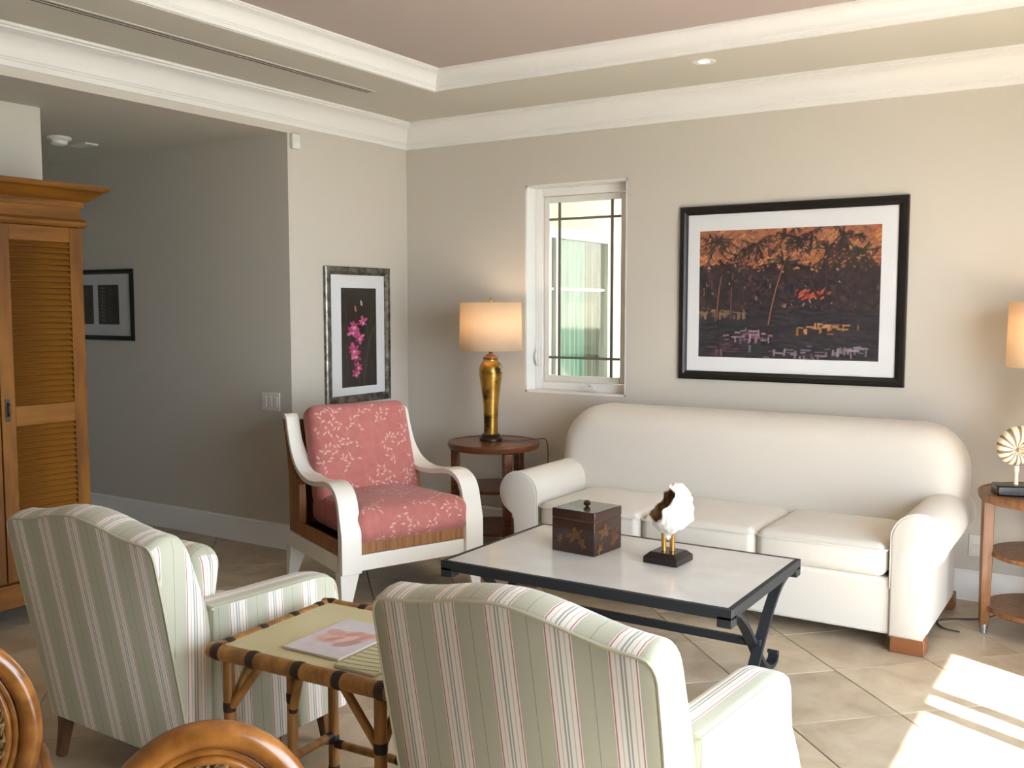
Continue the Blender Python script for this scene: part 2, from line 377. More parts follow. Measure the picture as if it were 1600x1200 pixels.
# walls
wl = MB().box(-3.6, 0, -1.2, .2, 0, 2.95).build('wall_left', 'wall', smooth=False); struct(wl, 'cream painted wall beside the hall with the orchid picture on it')
hd = MB().box(-.2, 0, RY, -1.2, HZ, 2.95).build('wall_header', 'wall', smooth=False); struct(hd, 'cream header strip above the hall opening under the cornice')
hw = MB().box(-.78, -.58, RY, -2.5, 0, HZ).build('wall_hall', 'wall', smooth=False); struct(hw, 'pale wall behind the pine armoire')
MB().box(-3.6, -.78, -2.7, -2.5, 0, HZ).build('wall_hall_side', 'wall', hw, smooth=False)
he = MB().box(-3.8, -3.6, -2.7, -1.2, 0, HZ).build('wall_hall_end', 'wall', smooth=False); struct(he, 'dim end wall of the hall')
hc = MB().box(-3.8, -.2, RY, -1.2, HZ, HZ+.2).build('ceiling_hall', 'soffit', smooth=False); struct(hc, 'shaded flat hall ceiling with smoke detector', 'ceiling')
wb = MB().box(0, WX0, 0, .2, 0, 2.95).box(WX1, RX+.2, 0, .2, 0, 2.95).box(WX0, WX1, 0, .2, 0, WZ0).box(WX0, WX1, 0, .2, WZ1, 2.95).build('wall_back', 'wall', smooth=False)
struct(wb, 'beige wall behind the long sofa with the casement window')
wr = MB().box(RX, RX+.2, DY0, .2, 0, 2.95).box(RX, RX+.2, RY, DY1, 0, 2.95).box(RX, RX+.2, DY1, DY0, DZ, 2.95).build('wall_right', 'wall', smooth=False); struct(wr, 'cream wall around the open terrace doors')
wf = MB().box(-.78, RX+.2, RY-.2, RY, 0, 2.95).build('wall_front', 'wall', smooth=False); struct(wf, 'cream wall at the near end of the room')
# ceiling: raised tray with a lower soffit ring around it
TX0, TX1, TY0, TY1 = .90, 4.95, -.84, -7.2
cl = MB().box(TX0-.3, TX1+.3, TY1-.3, TY0+.3, TZ, TZ+.15).build('ceiling', 'ceil', smooth=False); struct(cl, 'raised tan tray ceiling framed by white cornice', 'ceiling')
MB().box(0, TX0, RY, 0, SZ, TZ).box(TX1, RX, RY, 0, SZ, TZ).box(TX0, TX1, TY0, 0, SZ, TZ).box(TX0, TX1, RY, TY1, SZ, TZ).box(-.2, RX+.2, RY-.2, .2, TZ+.15, TZ+.25).box(-.2, TX0-.3, RY-.2, .2, TZ, TZ+.15).box(TX1+.3, RX+.2, RY-.2, .2, TZ, TZ+.15).box(TX0-.3, TX1+.3, TY0+.3, .2, TZ, TZ+.15).box(TX0-.3, TX1+.3, RY-.2, TY1-.3, TZ, TZ+.15).build('soffit', 'soffit', cl, smooth=False)
def crown_profile(z0, h, p):
    # (projection, z) from wall bottom to ceiling
    P = [(0, 0), (.10, 0), (.10, .16), (.14, .18), (.14, .22), (.20, .26), (.20, .32)]
    for k in range(1, 9):
        a = R(90*k/8); P.append((.20+.66*(1-math.cos(a)), .32+.54*math.sin(a)))
    P += [(.90, .86), (.90, .90), (1.0, .92), (1.0, 1.0), (0, 1.0)]
    return [(q*p, z0+z*h) for q, z in P]
def moulding(prof, path, inward, name, label, m='trim', cat='moulding', parent=None):
    # path: list of xy points; inward: per point offset direction (already mitred, scaled per unit projection)
    Rg = [[(x+ix*p, y+iy*p, z) for p, z in prof] for (x, y), (ix, iy) in zip(path, inward)]
    o = MB().rings(Rg).build(name, m, parent, ang=25)
    if not parent: struct(o, label, cat)
    return o
moulding(crown_profile(2.735, .165, .165), [(0, RY), (0, 0), (RX, 0), (RX, RY)], [(1, 0), (1, -1), (-1, -1), (-1, 0)], 'trim_1', 'white crown moulding running around the top of the walls')
moulding(crown_profile(2.905, .105, .115), [(TX0, TY1), (TX0, TY0), (TX1, TY0), (TX1, TY1), (TX0, TY1)], [(1, 1), (1, -1), (-1, -1), (-1, 1), (1, 1)], 'trim_2', 'white crown moulding lining the raised ceiling tray')
bbp = [(0, 0), (.018, 0), (.018, .12), (.012, .135), (.012, .15), (.006, .16), (0, .165)]
moulding(bbp, [(0, -1.2), (0, 0), (RX, 0), (RX, DY0)], [(1, -1), (1, -1), (-1, -1), (-1, 0)], 'baseboard_back', 'white baseboard along the wall behind the sofa', cat='baseboard')
moulding(bbp, [(-3.6, -1.2), (0, -1.2)], [(0, -1), (1, -1)], 'baseboard_hall', 'white baseboard along the shaded hall wall', cat='baseboard')
# exterior: terrace, ground, covered porch roof
tr = MB().box(RX, 13, -14, 6, -.14, -.02).build('terrace', 'terr', smooth=False); struct(tr, 'pale stone terrace outside the open doors', 'terrace')
gr = MB().box(-40, 45, -40, 45, -.4, -.15).build('ground', 'ground', smooth=False); struct(gr, 'pale ground outside the house', 'ground')
lr = MB().box(RX+.2, 7.09, RY, .2, 2.9, 3.05).build('porch_roof', 'soffit', smooth=False); struct(lr, 'porch roof over the terrace doors', 'roof')
vr = MB().box(-.5, 4.6, .2, 4.3, 2.98, 3.1).build('added_shade_roof', 'ext', smooth=False); struct(vr, 'added roof shading the wing outside the casement window', 'roof')  # added roof, keeps sun and sky off the wing so it renders darker
cw = MB().box(-2, 5.2, 5.2, 5.4, -.15, 3.3).build('wall_courtyard', 'ext', smooth=False); struct(cw, 'pale courtyard wall beyond the casement window')
cw2 = MB().box(5.0, 5.2, .2, 5.2, -.15, 2.75).build('wall_sky_screen', 'screen_green', smooth=False); struct(cw2, 'added unseen green wall blocking sky light outside the window')  # added out of view to block open sky and dim the wing
# sliding door frames in the right wall (doors stand open)
df = thing('door_1', 'white sliding terrace door frame in the sunny side wall', 'door', (RX+.1, 0, 0)); df['kind'] = 'structure'
MB().box(-.06, .06, DY0-.04, DY0, 0, DZ).build('jamb', 'trim', df, smooth=False)
MB().box(-.06, .06, DY1, DY1+.05, 0, DZ).build('jamb', 'trim', df, smooth=False)
MB().box(-.06, .06, DY1, DY0, DZ-.05, DZ).build('head', 'trim', df, smooth=False)
for y in (-1.66, -2.20, -2.39, -4.4, -4.6):
    MB().box(-.03, .03, y-.03 if y < -1.7 else y-.008, y+.03 if y < -1.7 else y+.008, 0, DZ-.05).build('stile', 'trim', df, smooth=False)

# ---- window 1 in the back wall
FY = .115                      # frame plane set back in the opening
wn = thing('window_1', 'white casement window with grey glazing bars beside the lamp', 'window', (0, 0, 0)); wn['kind'] = 'structure'
rv = MB()
rv.box(WX0, WX0+.012, 0.002, .198, WZ0, WZ1).box(WX1-.012, WX1, .002, .198, WZ0, WZ1).box(WX0, WX1, .002, .198, WZ1-.012, WZ1).box(WX0, WX1, .002, .198, WZ0, WZ0+.012)
rv.build('reveal', 'trim', wn, smooth=False)
def frame4(x0, x1, z0, z1, w, y0, y1):
    return MB().box(x0, x0+w, y0, y1, z0, z1).box(x1-w, x1, y0, y1, z0, z1).box(x0+w, x1-w, y0, y1, z0, z0+w).box(x0+w, x1-w, y0, y1, z1-w, z1)
frame4(WX0+.012, WX1-.012, WZ0+.012, WZ1-.012, .055, FY, .19).build('window_frame', 'trim', wn, bevel=.004)
sx0, sx1, sz0, sz1 = WX0+.07, WX1-.07, WZ0+.07, WZ1-.07
sash = frame4(sx0, sx1, sz0, sz1, .042, FY+.02, .17).build('sash', 'plastic', wn, bevel=.004)
MB().box(sx0+.04, sx1-.04, .147, .151, sz0+.04, sz1-.04).build('pane', 'glass', wn, smooth=False)
gx0, gx1, gz0, gz1 = sx0+.042, sx1-.042, sz0+.042, sz1-.042
for q in (.145, .88):
    x = gx0+q*(gx1-gx0); MB().box(x-.009, x+.009, .135, .145, gz0, gz1).build('muntin', 'muntin', wn, smooth=False)
for q in (.105, .905):
    z = gz0+q*(gz1-gz0); MB().box(gx0, gx1, .133, .1449, z-.008, z+.008).build('muntin', 'muntin', wn, smooth=False)
MB().box(1.40, 1.52, FY-.03, FY+.01, WZ0+.028, WZ0+.045).tube([(1.47, FY-.02, WZ0+.045), (1.50, FY-.045, WZ0+.058), (1.52, FY-.05, WZ0+.05)], .006).build('crank', 'plastic', wn, bevel=.003)
MB().box(WX0+.03, WX0+.052, FY-.018, FY, 1.18, 1.30).tube([(WX0+.04, FY-.02, 1.19), (WX0+.04, FY-.04, 1.23), (WX0+.04, FY-.035, 1.28)], .007).build('latch', 'plastic', wn, bevel=.003)
# the wing of the house seen through the window
wg = MB().box(.1, .3, .2, 3.02, 2.27, 4.2).box(.1, .3, 2.66, 3.02, -.15, 2.27).box(.1, .3, .2, .3, -.15, 2.27).box(-.9, -.7, .2, 3.02, -.15, 4.2).box(-.7, .1, 2.9, 3.02, -.15, 4.2).box(-.7, .1, .2, 2.9, 2.5, 2.6).build('wall_wing', 'ext', smooth=False); struct(wg, 'pale yellow outside wall of the next wing seen through window')
ed = thing('door_2', 'white framed glass door with teal curtains seen through window', 'door', (.3, 0, 0)); ed['kind'] = 'structure'
DT, DE = 2.27, 2.66
MB().box(-.04, .05, DE-.08, DE, 0, DT).box(-.04, .05, .3, DE-.08, DT-.09, DT).box(-.04, .05, .3, .4, 0, DT-.09).build('door_frame', 'trim', ed, smooth=False)
MB().box(-.01, .04, 1.62, 1.68, 0, DT-.09).build('stile', 'trim', ed, smooth=False)
MB().box(.0, .02, 1.68, DE-.08, 1.73, 1.755).build('glazing_bar', 'trim', ed, smooth=False)
MB().box(.0, .02, .4, 1.62, 1.73, 1.755).build('glazing_bar', 'trim', ed, smooth=False)
MB().box(.008, .012, .4, DE-.08, 0, DT-.09).build('pane', 'glass', ed, smooth=False)
for (y0, y1, m) in ((.4, 1.55, 'curt2'), (1.66, 2.28, 'curt'), (2.28, 2.6, 'curt2')):
    n = int((y1-y0)/.008); P = [(.003+.0*k, y0+(y1-y0)*k/n) for k in range(n+1)]
    ring = [[(-.07+.02*math.sin(y*75)+.010*math.sin(y*31), y, z) for _, y in P] for z in (0.0, DT-.09)]
    b = len(P); m_ = MB().add(ring[0]+ring[1], [(k, k+1, b+k+1, b+k) for k in range(b-1)])
    m_.build('curtain', m, ed, ang=80)
rl = thing('balcony_railing', 'dark balcony railing outside the window', 'railing', (1.55, 4.4, 0))
MB().box(-1.2, 2.4, -.02, .02, .98, 1.03).build('top_rail', 'muntin', rl, smooth=False)
for k in range(13): MB().box(-1.2+k*.3-.012, -1.2+k*.3+.012, -.012, .012, -.15, .98).build('baluster', 'muntin', rl, smooth=False)

# ================================================================== SOFA
SX, SYC = 2.73, -.58
so = thing('sofa', 'long cream linen sofa with rolled arms against the back wall', 'sofa', (SX, SYC, 0))
hb = 1.10       # half length to arm outer side
MB().box(-.96, .96, -.495, .40, .075, .345).build('seat_base', 'sofa', so, bevel=.02, seg=3)
def arm_profile(s):
    # s=-1 left, +1 right; scroll arm; returns (x,z)
    cx, cz, r = s*1.072, .535, .122
    P = [(cx-s*r, .075), (cx-s*r, .30)]
    for k in range(0, 15):
        a = R(0+k*225/14)          # from inner side over the top to the outside below
        P.append((cx-s*r*math.cos(a), cz+r*math.sin(a)))
    P += [(s*1.105, .41), (s*1.098, .34), (s*1.098, .075)]
    return P
for s in (-1, 1):
    P = arm_profile(s); m = MB()
    lays = [(-.512, .014), (-.508, .004), (-.500, 0), (.36, 0), (.40, .03)]
    cxm = sum(p[0] for p in P)/len(P); czm = sum(p[1] for p in P)/len(P)
    m.rings([[(cxm+(x-cxm)*(1-k*5), y, czm+(z-czm)*(1-k*2)) for x, z in P] for y, k in lays])
    am = m.build('arm', 'sofa', so, ang=50)
    pp = [(x, -.503, z) for x, z in P[1:-2]]
    MB().tube(spline(pp, 2), .0055, 6).build('piping', 'sofa', am)
for k in range(3):
    xc = (-1+k)*.622
    crv = .028
    m = MB().puff(.618, .66, .155, .045, .045, crv, (0, 0, 0), n=5, side=.008)
    m.map(lambda p: (xc+p.x, -.185+p.y, .422+p.z+ (.0 if p.y < 0 else -.012*p.y)))
    c = m.build('seat_cushion', 'sofa', so, ang=60)
    for zz in (.05,):
        MB().tube([(xc+x, -.185+y, .422+.052) for x, y in rrect(.634, .676, .05, 5)], .0045, 6, closed=True).build('piping', 'sofa', c)
# back: tall soft slab with big rounded top corners, leaning
mb_ = MB()
hw_, zt, zb = 1.165, .995, .30
lay = []
for k in range(7):
    a = R(90*k/6); lay.append((.13*(1-math.sin(a)), -.20+.13*(1-math.cos(a))))
for k in range(5):
    a = R(90*k/4); lay.append((.06*(1-math.cos(a)), .06+.0+.06*math.sin(a)))
Rg = []
for ins, y in lay:
    P = rrect(2*hw_-2*ins, (zt-zb)-2*ins, .24-ins*.6, 10); ring = []
    for x, z in P:
        z = z+(zt+zb)/2; sag = -.018*(x/hw_)**2
        lean = .16*(z-.5)
        bul = -.03*math.cos(min(1, abs(x)/hw_)*PI/2)*math.sin(max(0, min(1, (z-.45)/.5))*PI) if y < -.1 else 0
        low = max(0, .5-z)
        xx = x*(1-.16*min(1, low/.15)) if low > 0 else x
        ring.append((xx, .265+y+lean+bul, z+sag))
    Rg.append(ring)
mb_.rings(Rg)
# keep behind the seat
mb_.build('backrest', 'sofa', so, ang=60)
for sx in (-1, 1):
    for y in (-.47, .36):
        MB().box(sx*1.03-.075, sx*1.03+.075, y-.03, y+.07, 0, .08).build('foot', 'foot', so, bevel=.004)

# ================================================================== COFFEE TABLE
CT = (2.66, -1.80); CR = R(0)
ct = thing('coffee_table', 'black iron coffee table with pale marble top', 'table', (*CT, 0), CR)
lx, ly = .685, .45
MB().box(-lx+.022, lx-.022, -ly+.022, ly-.022, .425, .449).build('table_top', 'marble', ct, smooth=False)
MB().box(-lx, lx, -ly, -ly+.024, .405, .45).box(-lx, lx, ly-.024, ly, .405, .45).box(-lx, -lx+.024, -ly+.024, ly-.024, .405, .45).box(lx-.024, lx, -ly+.024, ly-.024, .405, .45).build('top_frame', 'iron', ct, bevel=.003)
for sx in (-1, 1):
    for sy in (-1, 1):
        MB().box(sx*(lx-.03)-.03, sx*(lx-.03)+.03, sy*(ly-.03)-.03, sy*(ly-.03)+.03, .375, .42).build('corner_block', 'iron', ct, bevel=.003)
        off = sy*.012
        path = spline([Vector((sx*.632+off, sy*y, z)) for y, z in ((.42, .405), (.34, .40), (.23, .365), (.13, .295), (.055, .225), (0, .17), (-.055, .11), (-.13, .045), (-.21, .013), (-.27, .02), (-.285, .05), (-.262, .062))], 5)
        MB().tube(path, .02, flat=(.022, .009), upv=(1, 0, 0)).build('leg', 'iron', ct, bevel=.002)
MB().box(-.655, .655, -.012, .012, .165, .20).build('stretcher', 'iron', ct, bevel=.003)
# ---- lacquer box
bx = thing('lacquer_box', 'dark lacquered box with leaf motifs on the coffee table', 'box', (2.432, -1.705, .45), R(-5))
hs = .118
MB().box(-hs, hs, -hs, hs, 0, .155).build('box_body', 'box', bx, bevel=.002)
ld = MB().box(-hs-.001, hs+.001, -hs-.001, hs+.001, .158, .203).build('lid', 'box', bx, bevel=.004)
MB().lathe([(.004, .2), (.008, .206), (.016, .212), (.018, .222), (.012, .231), (.002, .234)], (.0, .0), 14).build('knob', 'box', ld)
MB().box(-hs+.002, hs-.002, -hs+.002, hs-.002, .154, .159).build('lid_seam', 'inlay', ld, smooth=False)
def maple(cx, cz, r, rot):
    P = []
    for k in range(22):
        a = 2*PI*k/22; rr = r*(.42+.58*abs(math.cos(2.5*a))**2.2); u, v = rr*math.cos(a)*1.35, rr*math.sin(a)*.8
        P.append((cx+u*math.cos(rot)-v*math.sin(rot), cz+u*math.sin(rot)+v*math.cos(rot)))
    return P
for (cx, cz, r, ro, face) in ((.01, .088, .042, .6, 'f'), (-.075, .06, .022, 1.2, 'f'), (.05, .055, .026, 2, 'f'), (-.03, .105, .045, .3, 's'), (.055, .06, .05, 1.1, 's'), (-.07, .03, .03, .8, 's')):
    P = maple(cx, cz, r, ro); P = [(min(max(a, -hs+.003), hs-.003), min(max(b, .004), .15)) for a, b in P]
    m = MB()
    if face == 'f': m.prism(P, -hs-.0012, -hs+.003, 'y')
    else: m.prism(P, hs-.003, hs+.0012, 'x')
    m.build('leaf_inlay', 'inlay', bx, smooth=False)
# ---- shell sculpture
sh = thing('shell_sculpture', 'white broken sea shell on brass posts and black base on the coffee table', 'sculpture', (2.852, -1.715, .45), R(-3))
b0, b1 = .083, .06
MB().rings([[(sx*b*1.0, sy*b, z) for sx, sy in ((-1, -1), (1, -1), (1, 1), (-1, 1))] for b, z in ((b0-.002, 0), (b0, .002), (b0, .028), (b1, .05))]).build('base', 'ink', sh, bevel=.002)
for px, py in ((-.016, -.012), (.014, .012)):
    MB().lathe([(.013, .048), (.013, .052), (.0115, .054), (.0115, .135), (.013, .139), (.004, .142)], (px, py), 14).build('post', 'brass', sh)
def shell_mesh():
    m = MB(); NU, NV = 40, 22; V = []
    rnd = np.random.RandomState(5); ph = rnd.rand(8)*6.28
    ax = Vector((-.70, -.50, .55)).normalized()      # opening direction
    e1 = ax.cross(Vector((0, 0, 1))).normalized(); e2 = ax.cross(e1)
    for v in range(NV+1):
        for u in range(NU):
            a = 2*PI*u/NU
            rim = R(116)+.10*math.sin(3*a+ph[0])+.13*math.sin(5*a+ph[1])+.06*math.sin(11*a+ph[2])
            th = rim*v/NV
            d = -ax*math.cos(th)+(e1*math.cos(a)+e2*math.sin(a))*math.sin(th)
            r = .106*(1+.06*math.sin(2*a+3*th)+.05*math.sin(5*d.x*6+ph[3])+.035*math.sin(d.z*17+d.x*9)+.03*math.sin(7*a+ph[4])*math.sin(th))
            p = d*r
            p = Vector((p.x*.98, p.y*.85, p.z*1.14+.018*(p.x/.1)))
            if p.z < -.06: k = (-.06-p.z)*3.0; p.x *= max(.35, 1-k*4.0); p.y *= max(.35, 1-k*4.0)
            V.append((p.x+.008, p.y, p.z+.235))
    F = [(v*NU+u, v*NU+(u+1) % NU, (v+1)*NU+(u+1) % NU, (v+1)*NU+u) for v in range(NV) for u in range(NU)]
    n0 = len(V); m.add(V, F, 0)
    c = Vector((.008, 0, .235))
    V2 = [tuple(c+(Vector(p)-c)*.93) for p in V]; m.add(V2, [f[::-1] for f in F], 1)
    o = NV*NU; m.add([], []); 
    m.f += [(o+u, o+(u+1) % NU, n0+o+(u+1) % NU, n0+o+u) for u in range(NU)]; m.m += [0]*NU
    return m
shell_mesh().build('shell', ['shell', 'shellin'], sh, ang=80)

# ================================================================== ROUND LAMP TABLES
def round_table(name, label, loc, base, wood):
    t = thing(name, label, 'side table', (*loc, 0), 0, None)
    r = .305
    MB().lathe([(.02, .655), (r-.03, .655), (r-.012, .660), (r-.004, .672), (r, .690), (r, .700), (r-.006, .706), (r-.016, .706), (r-.020, .704), (r-.022, .701), (.02, .701)], n=56).build('table_top', wood, t)
    for zz, rr in ((.40, .245), (.13, .255)):
        MB().lathe([(.02, zz-.012), (rr-.006, zz-.012), (rr, zz-.006), (rr, zz+.008), (rr-.005, zz+.012), (.02, zz+.012)], n=48).build('shelf', wood, t)
    for k in range(3):
        a = base+k*2*PI/3; c = Vector((math.cos(a), math.sin(a), 0)); q = Vector((-c.y, c.x, 0)); m = MB()
        Rg = []
        for z, rc, w, d in ((.045, .262, .018, .018), (.05, .262, .021, .021), (.35, .262, .026, .024), (.655, .262, .027, .025)):
            Rg.append([tuple(c*(rc+d*sx)+q*w*sy+Vector((0, 0, z))) for sx, sy in ((1, 1), (-1, 1), (-1, -1), (1, -1))])
        lg = m.rings(Rg).build('leg', wood, t, bevel=.003)
        p = c*.262
        MB().lathe([(.014, 0), (.018, .004), (.018, .018), (.021, .02), (.021, .05), (.018, .052)], (p.x, p.y), 14).build('ferrule', 'chrome', lg)
    return t
LT = (1.024, -.385); RT_ = (4.265, -.47)
round_table('round_side_table', 'round reddish side table in the corner under the gold lamp', LT, R(202.6), 'redw')
round_table('round_side_table', 'round oak side table at the right edge beside the sofa', RT_, R(199), 'oakw')
def lamp(label, loc, scale=1., wat=10):
    t = thing('table_lamp', label, 'lamp', (*loc, .701))
    MB().lathe([(.074, 0), (.077, .004), (.077, .018), (.070, .026), (.060, .034), (.064, .040), (.056, .048)], n=32).build('lamp_foot', 'dkw', t)
    MB().lathe([(.046, .046), (.047, .06), (.047, .14), (.050, .22), (.057, .30), (.066, .37), (.074, .42), (.078, .455), (.076, .49), (.066, .515), (.052, .528), (.047, .535), (.047, .545)], n=40).build('lamp_body', 'gold', t)
    MB().lathe([(.047, .543), (.052, .548), (.050, .558), (.036, .564), (.030, .574), (.014, .580), (.014, .60), (.008, .606), (.008, .66)], n=28).build('neck', 'redw', t)
    sd_ = MB().lathe([(.206, .603), (.201, .918)], n=64, cap=False).build('lamp_shade', 'shade', t, solid=.003)
    MB().tube([(.2, 0, .915), (0, 0, .915), (-.2, 0, .915)], .003, 6).tube([(0, .2, .915), (0, -.2, .915)], .003, 6).build('spider', 'brass', sd_)
    MB().lathe([(.006, .90), (.006, .925), (.011, .932), (.008, .942), (.003, .95)], n=12).build('finial', 'brass', t)
    MB().lathe([(.003, .66), (.016, .675), (.030, .715), (.032, .74), (.022, .77), (.004, .785)], n=16).build('bulb', 'bulb', t)
    ld_ = bpy.data.lights.new('bulb_light', 'POINT'); ld_.energy = wat; ld_.color = (1, .80, .58); ld_.shadow_soft_size = .04
    lo = bpy.data.objects.new('bulb_light', ld_); COL.objects.link(lo); lo.location = (0, 0, .83); lo.parent = t
    return t
lamp('gold leaf vase lamp with drum shade on the corner side table', (.985, -.36), 1, 1.8)
lamp('table lamp with drum shade cut off at the right edge', (4.26, -.40), 1, 2.4)
# lamp cord over the edge of the corner table
tag(MB().tube(spline([(1.06, -.335, .708), (1.14, -.30, .706), (1.22, -.23, .709), (1.275, -.19, .716), (1.30, -.17, .705), (1.312, -.165, .62), (1.312, -.165, .40), (1.32, -.12, .02), (1.36, -.05, .008)], 6), .0035, 6).build('lamp_cord', 'cord'), 'thin dark lamp cord hanging over the corner side table', 'cord')
tag(MB().tube(spline([(4.32, -.15, .37), (4.26, -.10, .28), (4.18, -.07, .12), (4.08, -.12, .008), (3.98, -.34, .006), (3.86, -.42, .006), (3.80, -.50, .006), (3.84, -.60, .006), (3.92, -.62, .006)], 6), .0045, 6).build('floor_cord', 'cord'), 'brown cord looped on the floor by the oak side table', 'cord')
# nautilus on the right table
ns = thing('nautilus_ornament', 'ribbed cream shell on black base at right edge', 'ornament', (4.135, -.575, .701), R(20))
MB().box(-.095, .10, -.06, .06, 0, .05).build('base', 'ink', ns, bevel=.008)
MB().lathe([(.012, .048), (.010, .056), (.009, .10), (.013, .12), (.012, .14)], n=12).build('post', 'nshell', ns)
m = MB(); NT, NR = 200, 14; V = []
TH = lambda i: 2*PI*2.1*i/NT
for i in range(NT+1):
    th = TH(i); rc = .0125*math.exp(.145*th); tr_ = rc*.62*(1+.05*math.cos(th*15))
    for k in range(NR):
        a = 2*PI*k/NR; rr = rc+tr_*math.cos(a)
        V.append((-rr*math.cos(th+2.2), tr_*1.15*math.sin(a), rr*math.sin(th+2.2)+.215))
m.add(V, [(i*NR+k, i*NR+(k+1) % NR, (i+1)*NR+(k+1) % NR, (i+1)*NR+k) for i in range(NT) for k in range(NR)]+[tuple(range(NR)), tuple(NT*NR+k for k in range(NR))])
m.m = [1 if math.cos(TH(i+.5)*15) < -.35 else 0 for i in range(NT) for k in range(NR)]+[0, 0]
m.build('shell', ['nshell', 'nrib'], ns, ang=80)
# outlet on back wall near the right table
ot = thing('outlet', 'white wall outlet between sofa arm and oak side table', 'outlet', (3.905, 0, .305))
MB().box(-.038, .038, -.008, 0, -.06, .06).build('cover_plate', 'plastic', ot, bevel=.003)
for z in (-.026, .026): MB().box(-.016, .016, -.0095, -.007, z-.016, z+.016).build('socket', 'trim', ot, smooth=False)

# ================================================================== CORAL ARMCHAIR
ca = thing('coral_armchair', 'white framed armchair with coral leaf print cushions', 'armchair', (.95, -1.457, 0), R(68))
def xw(y): return .44-.035*(y+.37)/.74          # half width tapering to the back
def ribbon(s):
    path = spline([(.43, .945), (.395, .94), (.36, .86), (.31, .755), (.24, .675), (.15, .632), (.04, .618), (-.08, .628), (-.19, .645), (-.27, .640), (-.335, .60), (-.365, .53), (-.375, .44), (-.376, .32), (-.376, .20)], 5) if False else spline([Vector((0, *p)) for p in [(.44, .955), (.40, .945), (.372, .87), (.325, .765), (.255, .685), (.165, .640), (.06, .622), (-.06, .628), (-.17, .645), (-.255, .642), (-.325, .605), (-.362, .535), (-.374, .44), (-.376, .32), (-.376, .195)]], 5)
    K = len(path); Rg = []
    for i, p in enumerate(path):
        t = (path[min(i+1, K-1)]-path[max(i-1, 0)]).normalized(); n = Vector((0, t.z, -t.y))
        xo = s*xw(p.y); xi = s*(xw(p.y)-.115+.035*min(1, max(0, (p.z-.62)/.2))*(1 if p.y > .1 else 0)); h = .014 if p.z > .5 else .014+.020*min(1, (.5-p.z)/.1)
        off = n*h
        off2 = n*(.014)
        Rg.append([(xo, p.y+off.y, p.z+off.z), (xi, p.y+off.y, p.z+off.z), (xi, p.y-off2.y, p.z-off2.z), (xo, p.y-off2.y, p.z-off2.z)])
    return MB().rings(Rg)
for s in (-1, 1):
    ribbon(s).build('arm', 'lacq', ca, ang=30, bevel=.003)
    # front leg, tapered
    def leg(y0, sp, x_out):
        xo = s*x_out; xi = s*(x_out-.112)
        return MB().rings([[(xo, y0-.03, .20), (xi, y0-.03, .20), (xi, y0+.04, .20), (xo, y0+.04, .20)], [(xo-s*.006, y0-.03+sp, .0), (xi+s*.055, y0-.03+sp, .0), (xi+s*.055, y0+.012+sp, .0), (xo-s*.006, y0+.012+sp, .0)]])
    leg(-.36, 0, xw(-.37)).build('leg', 'lacq', ca, bevel=.003)
    leg(.36, .06, xw(.36)+.005).build('leg', 'lacq', ca, bevel=.003)
    # apron side, wood side rail and cane back post
    for z0, z1, m_, ins, nm in ((.20, .285, 'lacq', .0, 'side_apron'), (.288, .355, 'bamw', .012, 'side_rail')):
        a, b = -.35, .385
        xs = [s*(xw(a)-ins), s*(xw(b)-ins), s*(xw(b)-ins-.03), s*(xw(a)-ins-.03)]
        MB().rings([[(xs[0], a, z), (xs[1], b, z), (xs[2], b, z), (xs[3], a, z)] for z in (z0, z1)]).build(nm, m_, ca, bevel=.002)
    P = spline([Vector((0, y, z)) for y, z in ((.34, .355), (.345, .5), (.355, .66), (.385, .80), (.425, .94))], 4)
    Rg = []
    for p in P:
        w = .15 if p.z < .58 else max(.02, .15-.13*(p.z-.58)/.14)
        xo = s*(xw(.36)-.008); xi = s*(xw(.36)-.05)
        Rg.append([(xo, p.y+.03, p.z), (xi, p.y+.03, p.z), (xi, p.y+.03-w, p.z), (xo, p.y+.03-w, p.z)])
    MB().rings(Rg).build('back_post', 'bamw', ca, bevel=.003)
MB().box(-.335, .335, -.385, -.35, .20, .285).build('front_apron', 'lacq', ca, bevel=.003)
MB().box(-.335, .335, -.375, -.345, .288, .355).build('front_cane_strip', 'bamw', ca, smooth=False)
MB().box(-.37, .37, .355, .385, .20, .355).build('rear_apron', 'bamw', ca, bevel=.003)
MB().box(-.375, .375, -.35, .36, .29, .325).build('seat_board', 'dkw', ca, smooth=False)
lean = Matrix.Rotation(R(-17), 4, 'X')
MB().rings([[(sx*.345, .355+.02*sy+(z-.33)*.14, z) for sx, sy in ((-1, -1), (1, -1), (1, 1), (-1, 1))] for z in (.33, .93)]).build('back_panel', 'bamw', ca, bevel=.003)
sc = MB().puff(.70, .68, .185, .06, .065, .035, (0, 0, 0), n=5, side=.012)
def seatfn(p):
    k = 1-.10*(p.y+.34)/.68
    dip = .0 if p.z < 0 else -.025*max(0, (p.y+.05))
    return (p.x*k, p.y-.075, p.z+.437+dip)
sc.map(seatfn); seatc = sc.build('seat_cushion', 'pink', ca, ang=70)
bc = MB().puff(.645, .58, .16, .055, .06, .03, (0, 0, 0), n=5, side=.006)
def backfn(p):   # cushion stood up: local y -> up, local z -> forward (-y)
    q = Vector((p.x*(1-.02*p.y/.3), -p.z, p.y)); q = lean @ q
    return (q.x, q.y+.235, q.z+.735)
bc.map(backfn); backc = bc.build('back_cushion', 'pink', ca, ang=70)
